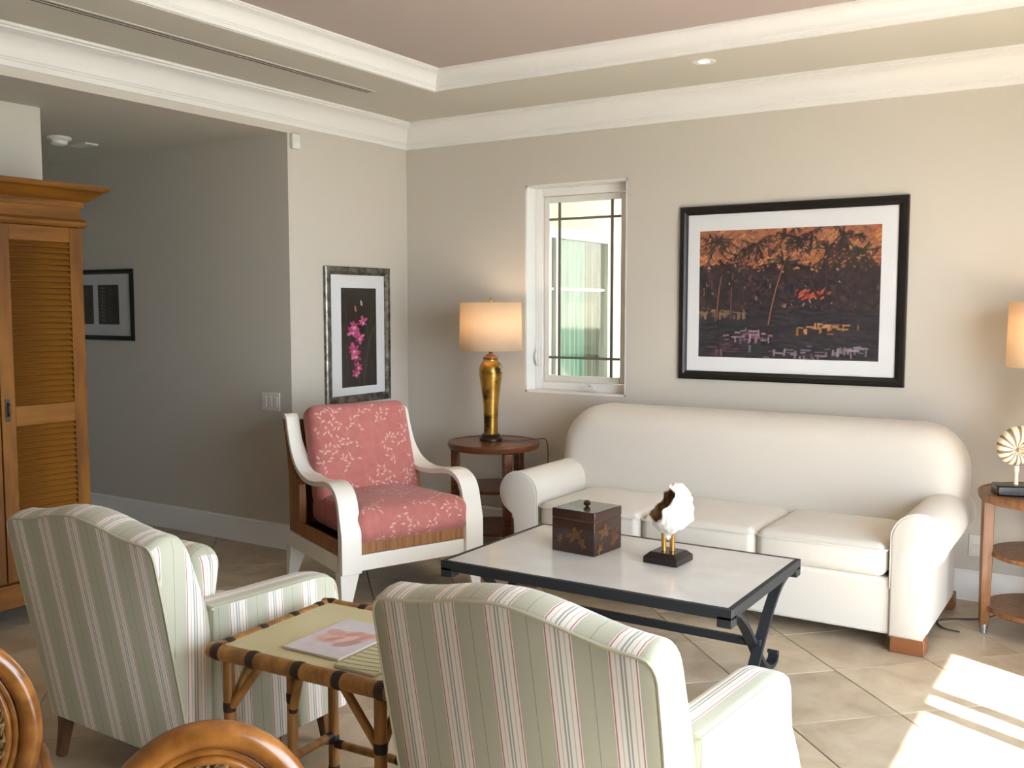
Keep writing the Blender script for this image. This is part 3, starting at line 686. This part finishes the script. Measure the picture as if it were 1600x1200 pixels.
# leaf and vine print laid on the cushions
def bvh(o):
    me = o.data; return BVHTree.FromPolygons([v.co for v in me.vertices], [p.vertices for p in me.polygons])
def leaf_print(o, planes, seed):
    T = bvh(o); rnd = random.Random(seed); m = MB()
    for (org, u, v, d, w, h, nv) in planes:
        org, u, v, d = Vector(org), Vector(u), Vector(v), Vector(d)
        def hit(a, b, lift=.0011):
            loc, n, i, ds = T.ray_cast(org+u*a+v*b-d*.4, d)
            if loc is None or n.dot(d) > -.25: return None
            return loc+n*lift
        def poly(pts):
            q = [hit(a, b) for a, b in pts]
            if any(x is None for x in q): return
            m.add(q, [tuple(range(len(q)))])
        seen = []
        def leafp(a, b, ang, L, wd):
            ca_, cb_ = a+.5*L*math.cos(ang), b+.5*L*math.sin(ang)
            if any((ca_-x)**2+(cb_-y)**2 < .021**2 for x, y in seen): return
            seen.append((ca_, cb_))
            c, s_ = math.cos(ang), math.sin(ang); pts = []
            for t, k in ((0, 0), (.25, .8), (.55, 1), (.8, .6), (1, 0), (.8, -.6), (.55, -1), (.25, -.8)):
                x, y = t*L, k*wd; pts.append((a+x*c-y*s_, b+x*s_+y*c))
            poly(pts)
        def stem(pts, wd):
            for (a, b), (c, e) in zip(pts[:-1], pts[1:]):
                L = math.hypot(c-a, e-b)+1e-6; nx, ny = -(e-b)/L*wd, (c-a)/L*wd
                poly([(a+nx, b+ny), (a-nx, b-ny), (c-nx, e-ny), (c+nx, e+ny)])
        for k in range(nv):
            nc = max(1, round(math.sqrt(nv*w/h))); nr = -(-nv//nc)
            a, b = ((k % nc+rnd.uniform(.1, .6))/nc-.5)*w, ((k//nc+rnd.uniform(.2, .8))/nr-.5)*h; ang = rnd.uniform(0, 6.28); cur = rnd.uniform(-.35, .35)
            pts = []
            for i in range(11):
                pts.append((a, b)); a += .011*math.cos(ang); b += .011*math.sin(ang); ang += cur*.35; cur += rnd.uniform(-.12, .12)
                if i in (2, 4, 6, 8):
                    sd_ = rnd.choice((-1, 1)); leafp(a, b, ang+sd_*rnd.uniform(.5, 1.0), rnd.uniform(.022, .034), rnd.uniform(.0048, .0065))
                if i in (3, 7): leafp(a, b, ang-rnd.choice((-1, 1))*rnd.uniform(.4, .9), rnd.uniform(.02, .03), .0055)
            stem(pts, .0006); leafp(a, b, ang, .03, .006)
    p = m.build('leaf_print', 'leaf', o, smooth=False); p['kind'] = 'stuff'
    return p
up_b = lean @ Vector((0, 0, 1)); nb = lean @ Vector((0, 1, 0))
leaf_print(backc, [((0, .235, .735), (1, 0, 0), tuple(up_b), tuple(nb), .63, .56, 52)], 11)
leaf_print(seatc, [((0, -.075, .437), (1, 0, 0), (0, 1, 0), (0, 0, -1), .68, .66, 52), ((0, -.075, .437), (1, 0, 0), (0, 0, 1), (0, 1, 0), .68, .16, 18)], 23)

# ================================================================== STRIPED ARMCHAIRS
def striped_chair(label, loc, rz):
    t = thing('striped_armchair', label, 'armchair', (*loc, 0), rz, 'pair of striped armchairs seen from behind')
    hw_ = .395; z0 = .15
    def yr(z): return -.33-.14*(z-.15)/.73
    def crest(x): 
        u = min(1, abs(x)/.34); return .045*(.5+.5*math.cos(PI*u))
    def outline(ins):
        P = []
        w = hw_-ins
        P += [(-w+.012, z0+ins*.3), (-w+.006, .45), (-w, .70), (-w, .84-ins)]
        for k in range(1, 5):
            a = R(90*k/4); P.append((-w+.035*(1-math.cos(a)), .84-ins+.05*math.sin(a)))
        for k in range(1, 16):
            x = -w+.035+(2*w-.07)*k/16; P.append((x, .89-ins+crest(x)+.006*math.cos(x/w*PI/2)))
        for k in range(4, 0, -1):
            a = R(90*k/4); P.append((w-.035*(1-math.cos(a)), .84-ins+.05*math.sin(a)))
        P += [(w, .84-ins), (w, .70), (w-.006, .45), (w-.012, z0+ins*.3)]
        for k in range(1, 8): P.append((w-.012-(2*w-.024)*k/8, z0+ins*.3))
        return P
    def th(z): return .15+.07*max(0, min(1, (.85-z)/.4))
    Rg = []
    for ins, q in ((.010, -.0), (.003, .03), (0, .08), (0, .3), (0, .55), (.004, .75), (.014, .87), (.034, .96), (.06, 1.0)):
        Rg.append([(x, yr(z)+q*th(z), z+(.02*math.sin(q*PI) if z > .8 else 0)) for x, z in outline(ins)])
    MB().rings(Rg).build('backrest', 'stripe', t, ang=50, stripe=True)
    bo = outline(.004); ring = [(x, yr(z)+.004, z) for x, z in bo]
    k0 = 0; MB().tube(ring[:31], .0048, 6).build('piping', 'strpipe', t)
    # loose back cushion in front
    m = MB().puff(.56, .40, .12, .07, .06, .025, n=5); Lm = Matrix.Rotation(R(-10), 4, 'X')
    def bf(p):
        q = Lm @ Vector((p.x, -p.z*-1, p.y)); return (q.x, q.y-.185, q.z+.615)
    m.map(bf).build('back_cushion', 'stripe', t, ang=70, stripe=True)
    MB().puff(.56, .58, .16, .05, .05, .025, (0, .05, .39), n=5).build('seat_cushion', 'stripe', t, ang=70, stripe=True)
    MB().box(-.37, .37, -.30, .30, .15, .31).build('seat_base', 'stripe', t, bevel=.012, stripe=True)
    for s in (-1, 1):
        prof = [(-.26, .15), (.32, .15), (.35, .22), (.355, .31), (.338, .40), (.312, .49), (.303, .56), (.292, .61), (.265, .638), (.20, .649), (.05, .653), (-.12, .656), (-.26, .66)]
        Rg = []
        for x, ins in ((.285, .02), (.292, .006), (.305, 0), (.375, 0), (.392, .006), (.400, .02)):
            cx, cz = .05, .4
            ring = []
            for y, z in prof:
                fl_ = .025*max(0, min(1, (.5-z)/.2)) if x > .35 else 0
                ring.append((s*(x+fl_), cy_(y, cx, ins), cz_(z, cz, ins)))
            Rg.append(ring)
        am = MB().rings(Rg).build('arm', 'stripe', t, ang=50, stripe=True)
        MB().tube(spline([(s*.396, y, z-.012) for y, z in prof[2:]], 3), .0042, 6).build('piping', 'strpipe', am)
        for y, sp in ((-.295, -.025), (.26, .02)):
            P = spline([(s*.355, y, .16), (s*.356, y+sp*.25, .10), (s*.358, y+sp, .0)], 4)
            MB().tube(P, .02, flat=[(.024-.010*i/(len(P)-1), .024-.010*i/(len(P)-1)) for i in range(len(P))], upv=(1, 0, 0)).build('leg', 'dlegw', t, bevel=.003)
    return t
def cy_(y, c, i): return c+(y-c)*(1-i*1.6)
def cz_(z, c, i): return c+(z-c)*(1-i*1.6) if z > .2 else z
striped_chair('striped armchair on the left in front of the pine armoire', (1.79, -3.46), R(-1))
striped_chair('striped armchair in the foreground right, its side in bright light', (3.445, -3.50), R(-3))

# ================================================================== BAMBOO TABLE
bt = thing('bamboo_table', 'small bamboo side table with burnt joints between the striped chairs', 'side table', (2.63, -3.57, 0), R(3))
bw, bd, bz = .31, .255, .60
def pole(a, b, r, parent, bands=(), name='pole'):
    a, b = Vector(a), Vector(b); o = MB().tube([a, a.lerp(b, .33), a.lerp(b, .66), b], r, 12).build(name, 'bamboo', parent)
    for q in bands:
        c = a.lerp(b, q); d = (b-a).normalized()*.015
        MB().tube([c-d, c-d*.5, c+d*.5, c+d], [r*1.02, r*1.10, r*1.10, r*1.02], 12).build('burnt_joint', 'burnt', o)
    return o
for s in (-1, 1):
    pole((-bw-.02, s*bd, bz-.02), (bw+.02, s*bd, bz-.02), .024, bt, (.05, .26, .52, .74, .96), 'top_rail')
    pole((s*bw, -bd, bz-.018), (s*bw, bd, bz-.018), .021, bt, (.1, .38, .66, .9), 'top_rail')
    for q in (-1, 1): pole((s*(bw-.03), q*(bd-.02), 0), (s*(bw-.03), q*(bd-.02), bz-.03), .018, bt, (.03, .22, .72), 'leg')
    pole((s*(bw-.03), -bd+.02, .14), (s*(bw-.03), bd-.02, .14), .014, bt, (.05, .5, .95), 'stretcher')
    pole((-bw+.03, s*(bd-.02), .11), (bw-.03, s*(bd-.02), .11), .014, bt, (.05, .5, .95), 'stretcher')
    for q in (-1, 1):
        pole((s*(bw-.03), q*(bd-.02), bz-.2), (s*(bw-.16), q*(bd-.02), bz-.04), .013, bt, (.02,), 'brace')
        pole((s*(bw-.03), q*(bd-.02), bz-.2), (s*(bw-.03), q*(bd-.14), bz-.04), .013, bt, (.02,), 'brace')
pole((-.07, -bd+.06, .05), (-.07, -bd+.06, bz-.03), .016, bt, (.05, .8), 'leg')
pole((-.07, -bd+.06, bz-.18), (-.01, -bd+.03, bz-.04), .013, bt, (.04,), 'brace')
MB().box(-bw+.01, bw-.01, -bd+.015, bd-.015, bz-.022, bz-.004).build('table_top', 'panel', bt, smooth=False)
# magazine with a pink shell on the cover
mg = thing('magazine', 'magazine with a pink shell on its white cover on bamboo table', 'magazine', (2.622, -3.605, .598), R(2))
MB().box(-.105, .105, -.145, .145, 0, .006).build('pages', 'paper', mg, smooth=False)
pa = Paint(120, 160, rgb('d9d2d6'))
for k in range(60): pa.blob(pa.rng.uniform(0, 120), pa.rng.uniform(0, 160), 18, 8, pa.rng.uniform(0, 3), np.array(rgb('d3cbd2'))+pa.rng.uniform(-.03, .03), .5, .8)
for (x, y, a, b, an, c, al) in ((62, 70, 44, 25, -.5, 'd8a79c', .95), (58, 64, 34, 16, -.5, 'e0b8ac', .9), (80, 86, 22, 11, -.9, 'b98a90', .8), (40, 60, 18, 12, .3, 'cf9c92', .8), (66, 54, 16, 8, -.8, 'c78a80', .7), (90, 50, 20, 10, -.5, 'd8a090', .9), (70, 74, 8, 20, .4, 'e8c8bc', .8), (54, 80, 6, 16, .6, 'b97f7c', .6), (84, 66, 5, 18, .2, 'c08a84', .6)):
    pa.blob(60+(x-62)*1.3, 78+(y-70)*1.3, a*1.3, b*1.3, an, rgb(c), al, .3)
print_grid('cover', pa.a, .21, .29, mg, (-.105, -.145, .0065), (1, 0, 0), (0, 1, 0))
m2 = thing('magazine', 'cream magazine with green stripes lying beside the pink shell cover', 'magazine', (2.818, -3.64, .598), R(2))
MB().box(-.07, .07, -.145, .10, 0, .006).build('pages', 'paper', m2, smooth=False)
pa = Paint(80, 140, rgb('cfc9a0'))
for k in range(9): pa.stroke(-5, 10+k*16, 85, -10+k*16+6, 3.5, rgb('5d6a4a'), .8, 1.5, .06)
print_grid('cover', pa.a, .14, .245, m2, (-.07, -.145, .0065), (1, 0, 0), (0, 1, 0))

# ================================================================== RATTAN CHAIRS (foreground)
def rattan_chair(label, loc, rz):
    # faces -y; oval woven back
    t = thing('rattan_dining_chair', label, 'chair', (*loc, 0), rz, 'rattan dining chairs in the near foreground')
    a, b, zc = .205, .25, .62
    def oval(k, ra, rb, y=0): return [(ra*math.cos(2*PI*i/56), y, zc+rb*math.sin(2*PI*i/56)) for i in range(56)]
    MB().tube(oval(0, a-.024, b-.024), .0245, 14, closed=True, upv=(0, 1, 0)).build('back_hoop', 'rattan', t, ang=80)
    MB().tube(oval(0, a-.055, b-.055, -.004), .010, 10, closed=True, upv=(0, 1, 0)).build('inner_hoop', 'rattan', t, ang=80)
    MB().tube(oval(0, a-.072, b-.072, .0), .009, 10, closed=True, upv=(0, 1, 0)).build('inner_hoop', 'rattan', t, ang=80)
    m = MB(); ra, rb = a-.075, b-.075
    n = 15
    for i in range(n):        # twisted strands both ways
        x = -ra+2*ra*(i+.5)/n; h = rb*math.sqrt(max(0, 1-(x/ra)**2)); K = max(6, int(h*2/.012))
        for ph in (0, PI):
            m.tube([(x+.004*math.cos(ph+k*1.3), .006*math.sin(ph+k*1.3), zc-h+2*h*k/K) for k in range(K+1)], .0045, 5)
    nz_ = 19
    for i in range(nz_):
        z = -rb+2*rb*(i+.5)/nz_; w = ra*math.sqrt(max(0, 1-(z/rb)**2)); K = max(6, int(w*2/.012))
        m.tube([(-w+2*w*k/K, .009*math.sin(k*1.6+i*PI), zc+z) for k in range(K+1)], .0055, 5)
    wv = m.build('woven_back', 'rope', t, ang=80); wv['kind'] = 'stuff'
    for s in (-1, 1):
        MB().tube(spline([(s*.16, .02, 0), (s*.165, .0, .25), (s*.165, -.005, .43), (s*.172, 0, .52)], 5), .019, 10).build('leg', 'rattan', t, ang=80)
        MB().tube(spline([(s*.19, -.42, 0), (s*.195, -.40, .2), (s*.195, -.38, .42)], 5), .019, 10).build('leg', 'rattan', t, ang=80)
        MB().tube([(s*.162, .01, .2), (s*.178, -.2, .2), (s*.194, -.40, .2)], .011, 8).build('stretcher', 'rattan', t, ang=80)
    MB().tube([(x, y-.2, .43) for x, y in rrect(.43, .42, .12, 6)], .02, 10, closed=True).build('seat_hoop', 'rattan', t, ang=80)
    MB().puff(.41, .40, .03, .11, .012, .006, (0, -.2, .435)).build('seat', 'rope', t, ang=70)
    return t
def at(px, py, d): return CAM+(fw+rt*((px-800)/FPX)+up*((600-py)/FPX))*d
p = at(325, 1341, 1.75); rattan_chair('rattan dining chair in front of the left striped armchair', (p.x, p.y), R(50+180))
p = at(-92, 1152, 2.2); rattan_chair('rattan dining chair cut off by the left edge', (p.x, p.y), R(62+180))

# ================================================================== ARMOIRE
AX = -.045; ay1 = -2.635; aw = .94; ay0 = ay1-aw
am = thing('armoire', 'golden pine armoire with louvred doors at the left edge', 'armoire', (0, 0, 0))
MB().box(AX-.50, AX-.02, ay0, ay1, .105, 2.13).build('carcass', 'pine', am, bevel=.004)
MB().box(AX-.52, AX+.012, ay0-.015, ay1+.015, .105, .225).build('plinth', 'pineh', am, bevel=.006)
MB().box(AX-.02, AX, ay0, ay1, 2.04, 2.13).build('frieze', 'pineh', am, smooth=False)
Pm = [(0, 2.10), (.012, 2.10), (.012, 2.125), (.03, 2.135), (.05, 2.15), (.075, 2.175), (.085, 2.18), (.10, 2.185), (.105, 2.195), (.105, 2.21), (0, 2.21)]
Rg = [[(AX-.5, ay1+p, z) for p, z in Pm], [(AX+p, ay1+p, z) for p, z in Pm], [(AX+p, ay0-p, z) for p, z in Pm], [(AX-.5, ay0-p, z) for p, z in Pm]]
MB().rings(Rg).build('cornice', 'pineh', am, ang=25)
MB().box(AX-.5, AX+.02, ay0, ay1, 2.12, 2.205).build('top_board', 'pineh', am, smooth=False)
MB().prism([(AX-.02, 2.0), (AX+.012, 2.0), (AX+.022, 2.012), (AX+.022, 2.026), (AX+.010, 2.04), (AX-.02, 2.04)], ay0-.012, ay1+.02, 'y').build('moulding_strip', 'pineh', am, ang=25)
for sx in (ay0+.04, ay1-.04):
    for x in (AX-.46, AX-.04): MB().lathe([(.02, 0), (.034, .02), (.038, .05), (.03, .085), (.034, .107)], (x, sx), 18).build('foot', 'pine', am)
lv0 = None
dw = (aw-.006)/2
for d in (0, 1):
    y1 = ay1-.004-d*(dw+.002); y0 = y1-dw+.004
    st, z0, z1, mr = .072, .235, 1.995, (1.005, 1.105)
    X0, X1 = AX-.018, AX+.012
    dr = MB().box(X0, X1, y0, y0+st, z0, z1).box(X0, X1, y1-st, y1, z0, z1).build('door', 'pine', am, bevel=.003)
    for ra_, rb_ in ((z1-.075, z1), mr, (z0, z0+.09)): MB().box(X0, X1-.001, y0+st, y1-st, ra_, rb_).build('rail', 'pineh', dr, bevel=.002)
    MB().box(AX-.019, AX-.012, y0+st, y1-st, z0+.05, z1-.05).build('gap_shade_backing', 'dkw', dr, smooth=False)  # dark sheet puts the shade between the slats into its colour
    for za, zb in ((z0+.09, mr[0]), (mr[1], z1-.075)):
        n = int(round((zb-za)/.029)); pz = (zb-za)/n
        for k in range(n):
            zc = za+pz*(k+.5)
            if lv0 is None:
                c, s_ = math.cos(R(45)), math.sin(R(45)); hw2, ht = .0155, .003
                P = [(hw2*-c-ht*s_, hw2*s_-ht*c), (hw2*-c+ht*s_, hw2*s_+ht*c), (hw2*c+ht*s_, -hw2*s_+ht*c), (hw2*c-ht*s_, -hw2*s_-ht*c)]
                lv0 = o = MB().prism(P, -(dw/2-st), dw/2-st, 'y').build('louvre_slat', 'pineh', dr, smooth=False)
            else: o = lv0.copy(); COL.objects.link(o); o.parent = dr
            o.location = (AX-.001, (y0+y1)/2, zc)
    yh = y0+.03 if d == 0 else y1-.03
    hd_ = MB().box(AX+.012, AX+.016, yh-.012, yh+.012, 1.035, 1.145).tube([(AX+.016, yh, 1.06), (AX+.032, yh, 1.07), (AX+.032, yh, 1.115), (AX+.016, yh, 1.125)], .005, 8).build('pull', 'bronze', dr, bevel=.001)

# ================================================================== PICTURES
def picture(name, label, plane, a0, a1, z0, z1, fw_, fd, fm, mats, imgs):
    # plane: 'x' on x=0 wall facing +x (a=y); 'yB' on y=0 wall facing -y (a=x); offset along the normal
    ax, off = plane
    t = thing(name, label, 'picture', (0, 0, 0))
    def P(a, n, z): return (off+n, a, z) if ax == 'x' else (a, off-n, z)
    sect = [(0, 0), (0, fd*.8), (fw_*.15, fd), (fw_*.6, fd), (fw_*.85, fd*.75), (fw_, fd*.65), (fw_, .006), (fw_, 0)]
    cor = [(a0, z0, 1, 1), (a1, z0, -1, 1), (a1, z1, -1, -1), (a0, z1, 1, -1)]
    Rg = [[P(a+sx*q, n, z+sz*q) for q, n in sect] for a, z, sx, sz in cor]
    MB().rings(Rg, closed=True).build('frame', fm, t, ang=25)
    MB().rings([[P(a, n, z) for a, z in ((a0+fw_-.004, z0+fw_-.004), (a1-fw_+.004, z0+fw_-.004), (a1-fw_+.004, z1-fw_+.004), (a0+fw_-.004, z1-fw_+.004))] for n in (.004, .010)]).build('mat_board', 'mat_', t, smooth=False)
    for (b0, b1, c0, c1, arr) in imgs:
        if ax == 'x': print_grid('print', arr, b1-b0, c1-c0, t, P(b0, .0108, c0), (0, 1, 0), (0, 0, 1))
        else: print_grid('print', arr, b1-b0, c1-c0, t, P(b0, .0108, c0), (1, 0, 0), (0, 0, 1))
    MB().rings([[P(a, n, z) for a, z in ((a0+fw_-.004, z0+fw_-.004), (a1-fw_+.004, z0+fw_-.004), (a1-fw_+.004, z1-fw_+.004), (a0+fw_-.004, z1-fw_+.004))] for n in (.0135, .0150)]).build('glazing', 'glass', t, smooth=False)
    return t
# palms at dusk
def paint_palms():
    Wd, H = 300, 216; p = Paint(Wd, H, rgb('3a2a2c')); g = p.rng
    for y in range(H):
        f = y/H
        c = np.array(rgb('b0714a'))*(1-f/.3)+np.array(rgb('8a5340'))*(f/.3) if f < .3 else (np.array(rgb('3a2a2e')) if f < .62 else np.array(rgb('3a2f35')))
        p.a[y] = c
    def cl(h, j=.06): return np.clip(np.array(rgb(h))+g.uniform(-j, j, 3)*.6+g.uniform(-j, j), 0, 1)
    for k in range(700):
        x, y = g.uniform(0, Wd), g.uniform(0, 66); a = g.uniform(-.9, .9); L = g.uniform(4, 13)
        p.stroke(x, y, x+L*math.cos(a), y+L*math.sin(a), g.uniform(2, 5), cl(['c08050', 'b06a48', 'cf9058', '8c5a4e', '7a4a40', '9a6a60'][g.randint(6)]), .8)
    for k in range(1100):
        x, y = g.uniform(0, Wd), g.uniform(58, 140); a = g.uniform(0, 3.14); L = g.uniform(3, 11)
        p.stroke(x, y, x+L*math.cos(a), y+L*math.sin(a), g.uniform(2, 5), cl(['2a2226', '35282c', '232229', '3f2f33', '2c2a30', '4a3338'][g.randint(6)], .03), .8)
    for k in range(60):
        x, y = g.uniform(0, Wd), g.uniform(60, 135); p.stroke(x, y, x+g.uniform(-2, 2), y+g.uniform(1, 6), g.uniform(1, 2.4), cl(['9a6a58', '7a5a6a', 'b08a78', '6a4a4a'][g.randint(4)]), .8)
    # water
    for k in range(900):
        x, y = g.uniform(0, Wd), g.uniform(132, H); L = g.uniform(6, 22)
        dk = ['28252a', '2e2b33', '35303a', '24272b', '1f2124', '3c323a'][g.randint(6)]
        p.stroke(x, y, x+L, y+g.uniform(-1, 1), g.uniform(2, 4.5), cl(dk, .03), .8)
    for k in range(170):
        cx, cy, sx, sy, cs = [(85, 175, 28, 9, ('9a7486', 'b08898', '7e5f72')), (170, 204, 60, 9, ('8a7486', '9a8090', '77687a')), (205, 162, 30, 6, ('c08a52', 'b06a3a', 'd0a070')), (255, 198, 28, 5, ('8d7c88', '9c8790', '6f6674')), (40, 140, 40, 3, ('8a6a4c', '75604a', '9a7a58')), (40, 200, 20, 6, ('6a3f44', '7a5058', '553844'))][g.randint(6)]
        x, y = g.normal(cx, sx*.6), g.normal(cy, sy*.7)
        if g.rand() < .45: p.stroke(x, y, x+g.uniform(-1, 1), y+g.uniform(4, 11), g.uniform(2, 4), cl(cs[g.randint(3)]), .85)
        else: p.stroke(x, y, x+g.uniform(5, 16), y+g.uniform(-1, 1), g.uniform(1.5, 3.5), cl(cs[g.randint(3)]), .85)
    for k in range(45): # red blossoms
        x, y = g.normal(188, 13), g.normal(110, 4); p.stroke(x, y, x+3, y-2, 3, cl(['a8342f', 'c04838', '8c2c2c', 'b86a4a'][g.randint(4)]), .9)
    for x0, y0, x1, y1, w in ((42, 66, 32, 150, 4), (146, 60, 122, 158, 4.5), (60, 70, 58, 150, 2.5), (215, 40, 216, 100, 3), (182, 70, 212, 130, 3), (274, 40, 262, 110, 3)):
        p.stroke(x0, y0, x1, y1, w+1.5, rgb('2c1f22'), .9, 1, .05)
        p.stroke(x0, y0, x1, y1, w*.55, rgb('9a6a52') if x0 < 180 else rgb('5a3a38'), .8, 1, .05)
    for cx, cy, n in ((44, 60, 16), (146, 56, 18), (30, 20, 12), (100, 24, 14), (150, 12, 14), (215, 36, 18), (270, 40, 18), (240, 12, 14), (190, 8, 10), (290, 80, 10)):
        for k in range(n):
            a = g.uniform(0, 6.28); L = g.uniform(22, 48); ex, ey = cx+L*math.cos(a), cy+L*.62*math.sin(a)+10
            bw_ = g.uniform(-.25, .25); c = cl(['2b2326', '362a2b', '3e2c2a', '2a2a26'][g.randint(4)], .03)
            p.stroke(cx, cy, ex, ey, 2.2, c, .9, 1, bw_)
            for q in range(7):
                f = g.uniform(.25, 1); x, y = cx+(ex-cx)*f, cy+(ey-cy)*f; p.stroke(x, y, x+g.uniform(-5, 5), y+g.uniform(3, 10), 1.8, c, .75)
    for k in range(120):
        x, y = g.uniform(0, Wd), g.uniform(0, 72); p.stroke(x, y, x+g.uniform(-4, 4), y+g.uniform(-3, 3), g.uniform(1.5, 3), cl(['c88a58', 'd09a62', 'b8734a', 'a8685a'][g.randint(4)]), .8)
    return p.a
picture('framed_palm_painting', 'large palm trees painting in black frame above the sofa', ('yB', 0), 2.172, 3.512, 1.145, 2.204, .052, .03, 'blackf', 1,
        [(2.30, 3.37, 1.285, 2.052, paint_palms())])
def paint_orchid():
    Wd, H = 96, 240; p = Paint(Wd, H, rgb('2c2624')); g = p.rng
    for k in range(160):
        x = g.uniform(0, Wd); y = g.uniform(0, H); p.stroke(x, y, x+g.uniform(-8, 8), y+g.uniform(15, 60), g.uniform(1.5, 6), np.array(rgb(['352c28', '28221f', '3c322c', '242225', '443a34'][g.randint(5)])), .5, 2)
    p.stroke(88, 95, 60, 235, 5, rgb('5a5350'), .55, 3, .1); p.stroke(70, 90, 74, 150, 6, rgb('4c4644'), .5, 3); p.stroke(10, 20, 16, 110, 5, rgb('473d36'), .5, 3)
    p.stroke(40, 62, 47, 230, 1.6, rgb('7a4a4a'), .9, 1, .04)
    for x, y, a, b, c in ((38, 50, 3.2, 9, 'c07a6a'), (54, 36, 3.2, 8.5, 'c9c29a')): p.blob(x, y, a, b, -.2, rgb(c), 1, .3)
    for (x, y, s) in ((58, 82, .85), (34, 92, 1.0), (30, 106, .9), (48, 120, 1.0), (32, 150, 1.05), (38, 164, .95), (44, 190, .8), (37, 208, .75)):
        for k in range(6):
            a = k*1.05+g.uniform(-.3, .3)-1.57; L = g.uniform(9, 14)*s
            p.blob(x+L*.75*math.cos(a), y+L*.75*math.sin(a), L*.8, L*.42, a, np.array(rgb(['d1588a', 'b93f74', 'de7ba4', 'c04a80', 'a83868'][g.randint(5)])), .92, .35)
        p.blob(x+1, y+3, 5*s, 6*s, 0, rgb('f0cfdc'), .85, .7); p.blob(x, y-1, 2, 2.6, 0, rgb('a83058'), .8, .5)
    return p.a
picture('framed_orchid_print', 'tall pink orchid print in silver frame behind the coral armchair', ('x', 0), -.896, -.228, .925, 1.864, .055, .028, 'silver', 1,
        [(-.735, -.372, 1.035, 1.72, paint_orchid())])
def paint_dark(seed):
    p = Paint(60, 90, rgb('2c2a26')); p.rng = np.random.RandomState(seed); g = p.rng
    for k in range(90): p.stroke(g.uniform(0, 60), g.uniform(0, 90), g.uniform(0, 60), g.uniform(0, 90), g.uniform(2, 7), np.array(rgb(['23221f', '35322a', '2a2a2c', '453528', '1e2224'][g.randint(5)])), .5, 2)
    for k in range(10): p.stroke(8, 6+k*8, 19, 9+k*8, 3, rgb('8f8f8a'), .7, 1.5)
    p.blob(36, 16, 11, 12, 0, rgb('5a3a30'), .9, .4); p.stroke(34, 20, 28, 90, 12, rgb('3a3428'), .6, 3)
    return p.a
hp = picture('framed_hall_print', 'black framed pair of dark prints on the hall wall', ('yB', -1.2), -2.40, -1.572, 1.342, 1.866, .035, .022, 'blackf', 1,
        [(-1.98, -1.735, 1.46, 1.752, paint_dark(4)), (-2.28, -2.04, 1.46, 1.752, paint_dark(9))])

# ================================================================== SMALL FITTINGS
sw = thing('light_switch', 'white triple light switch plate on the shaded hall wall', 'switch', (-.188, -1.2, .970))
MB().box(-.083, .083, -.008, 0, -.06, .06).build('cover_plate', 'plastic', sw, bevel=.003)
for x in (-.05, 0, .05): MB().box(x-.016, x+.016, -.013, -.007, -.033, .033).build('rocker', 'plastic', sw, bevel=.002)
sn = thing('motion_sensor', 'small white motion sensor at the top of the wall corner', 'sensor', (0, -1.147, 2.64))
MB().box(0, .035, -.035, .035, -.048, .05).build('housing', 'plastic', sn, bevel=.01)
MB().box(.034, .039, -.024, .024, -.042, -.005).build('lens', 'trim', sn, bevel=.003)
sm = thing('smoke_detector', 'white round smoke detector on the hall ceiling', 'smoke detector', (-1.37, -1.88, HZ))
MB().lathe([(.002, 0), (.075, 0), (.078, -.012), (.07, -.02), (.055, -.024), (.05, -.045), (.03, -.055), (.002, -.056)], n=32).build('housing', 'plastic', sm, ang=30)
vp = thing('ceiling_access_plate', 'flat white plate on hall ceiling beside the smoke detector', 'vent', (-1.50, -1.62, HZ))
MB().box(-.10, .10, -.05, .05, -.012, 0).build('plate', 'plastic', vp, bevel=.003)
av = thing('linear_vent', 'long grey linear air vent in the ceiling soffit', 'vent', (.58, 0, SZ))
MB().box(-.035, .035, -4.6, -1.06, -.004, 0).build('vent_frame', 'soffit', av, smooth=False)
for x in (-.018, .012): MB().box(x, x+.008, -4.58, -1.08, -.006, -.0035).build('slot', 'slot', av, smooth=False)
dl = thing('downlight', 'small lit recessed downlight in the soffit above the sofa', 'downlight', (2.576, -.683, SZ))
MB().lathe([(.03, -.001), (.048, -.006), (.060, -.004), (.062, 0), (.03, 0)], n=28, cap=False).build('trim_ring', 'plastic', dl)
MB().lathe([(.002, -.002), (.030, -.002), (.030, 0)], n=20).build('lens', mat_emit('downlight_lens', 'ffe2b8', 8), dl)
sl = bpy.data.lights.new('downlight_spot', 'SPOT'); sl.energy = 14; sl.color = (1, .85, .65); sl.spot_size = R(75); sl.spot_blend = .6; sl.shadow_soft_size = .03
slo = bpy.data.objects.new('downlight_spot', sl); COL.objects.link(slo); slo.location = (0, 0, -.02); slo.parent = dl
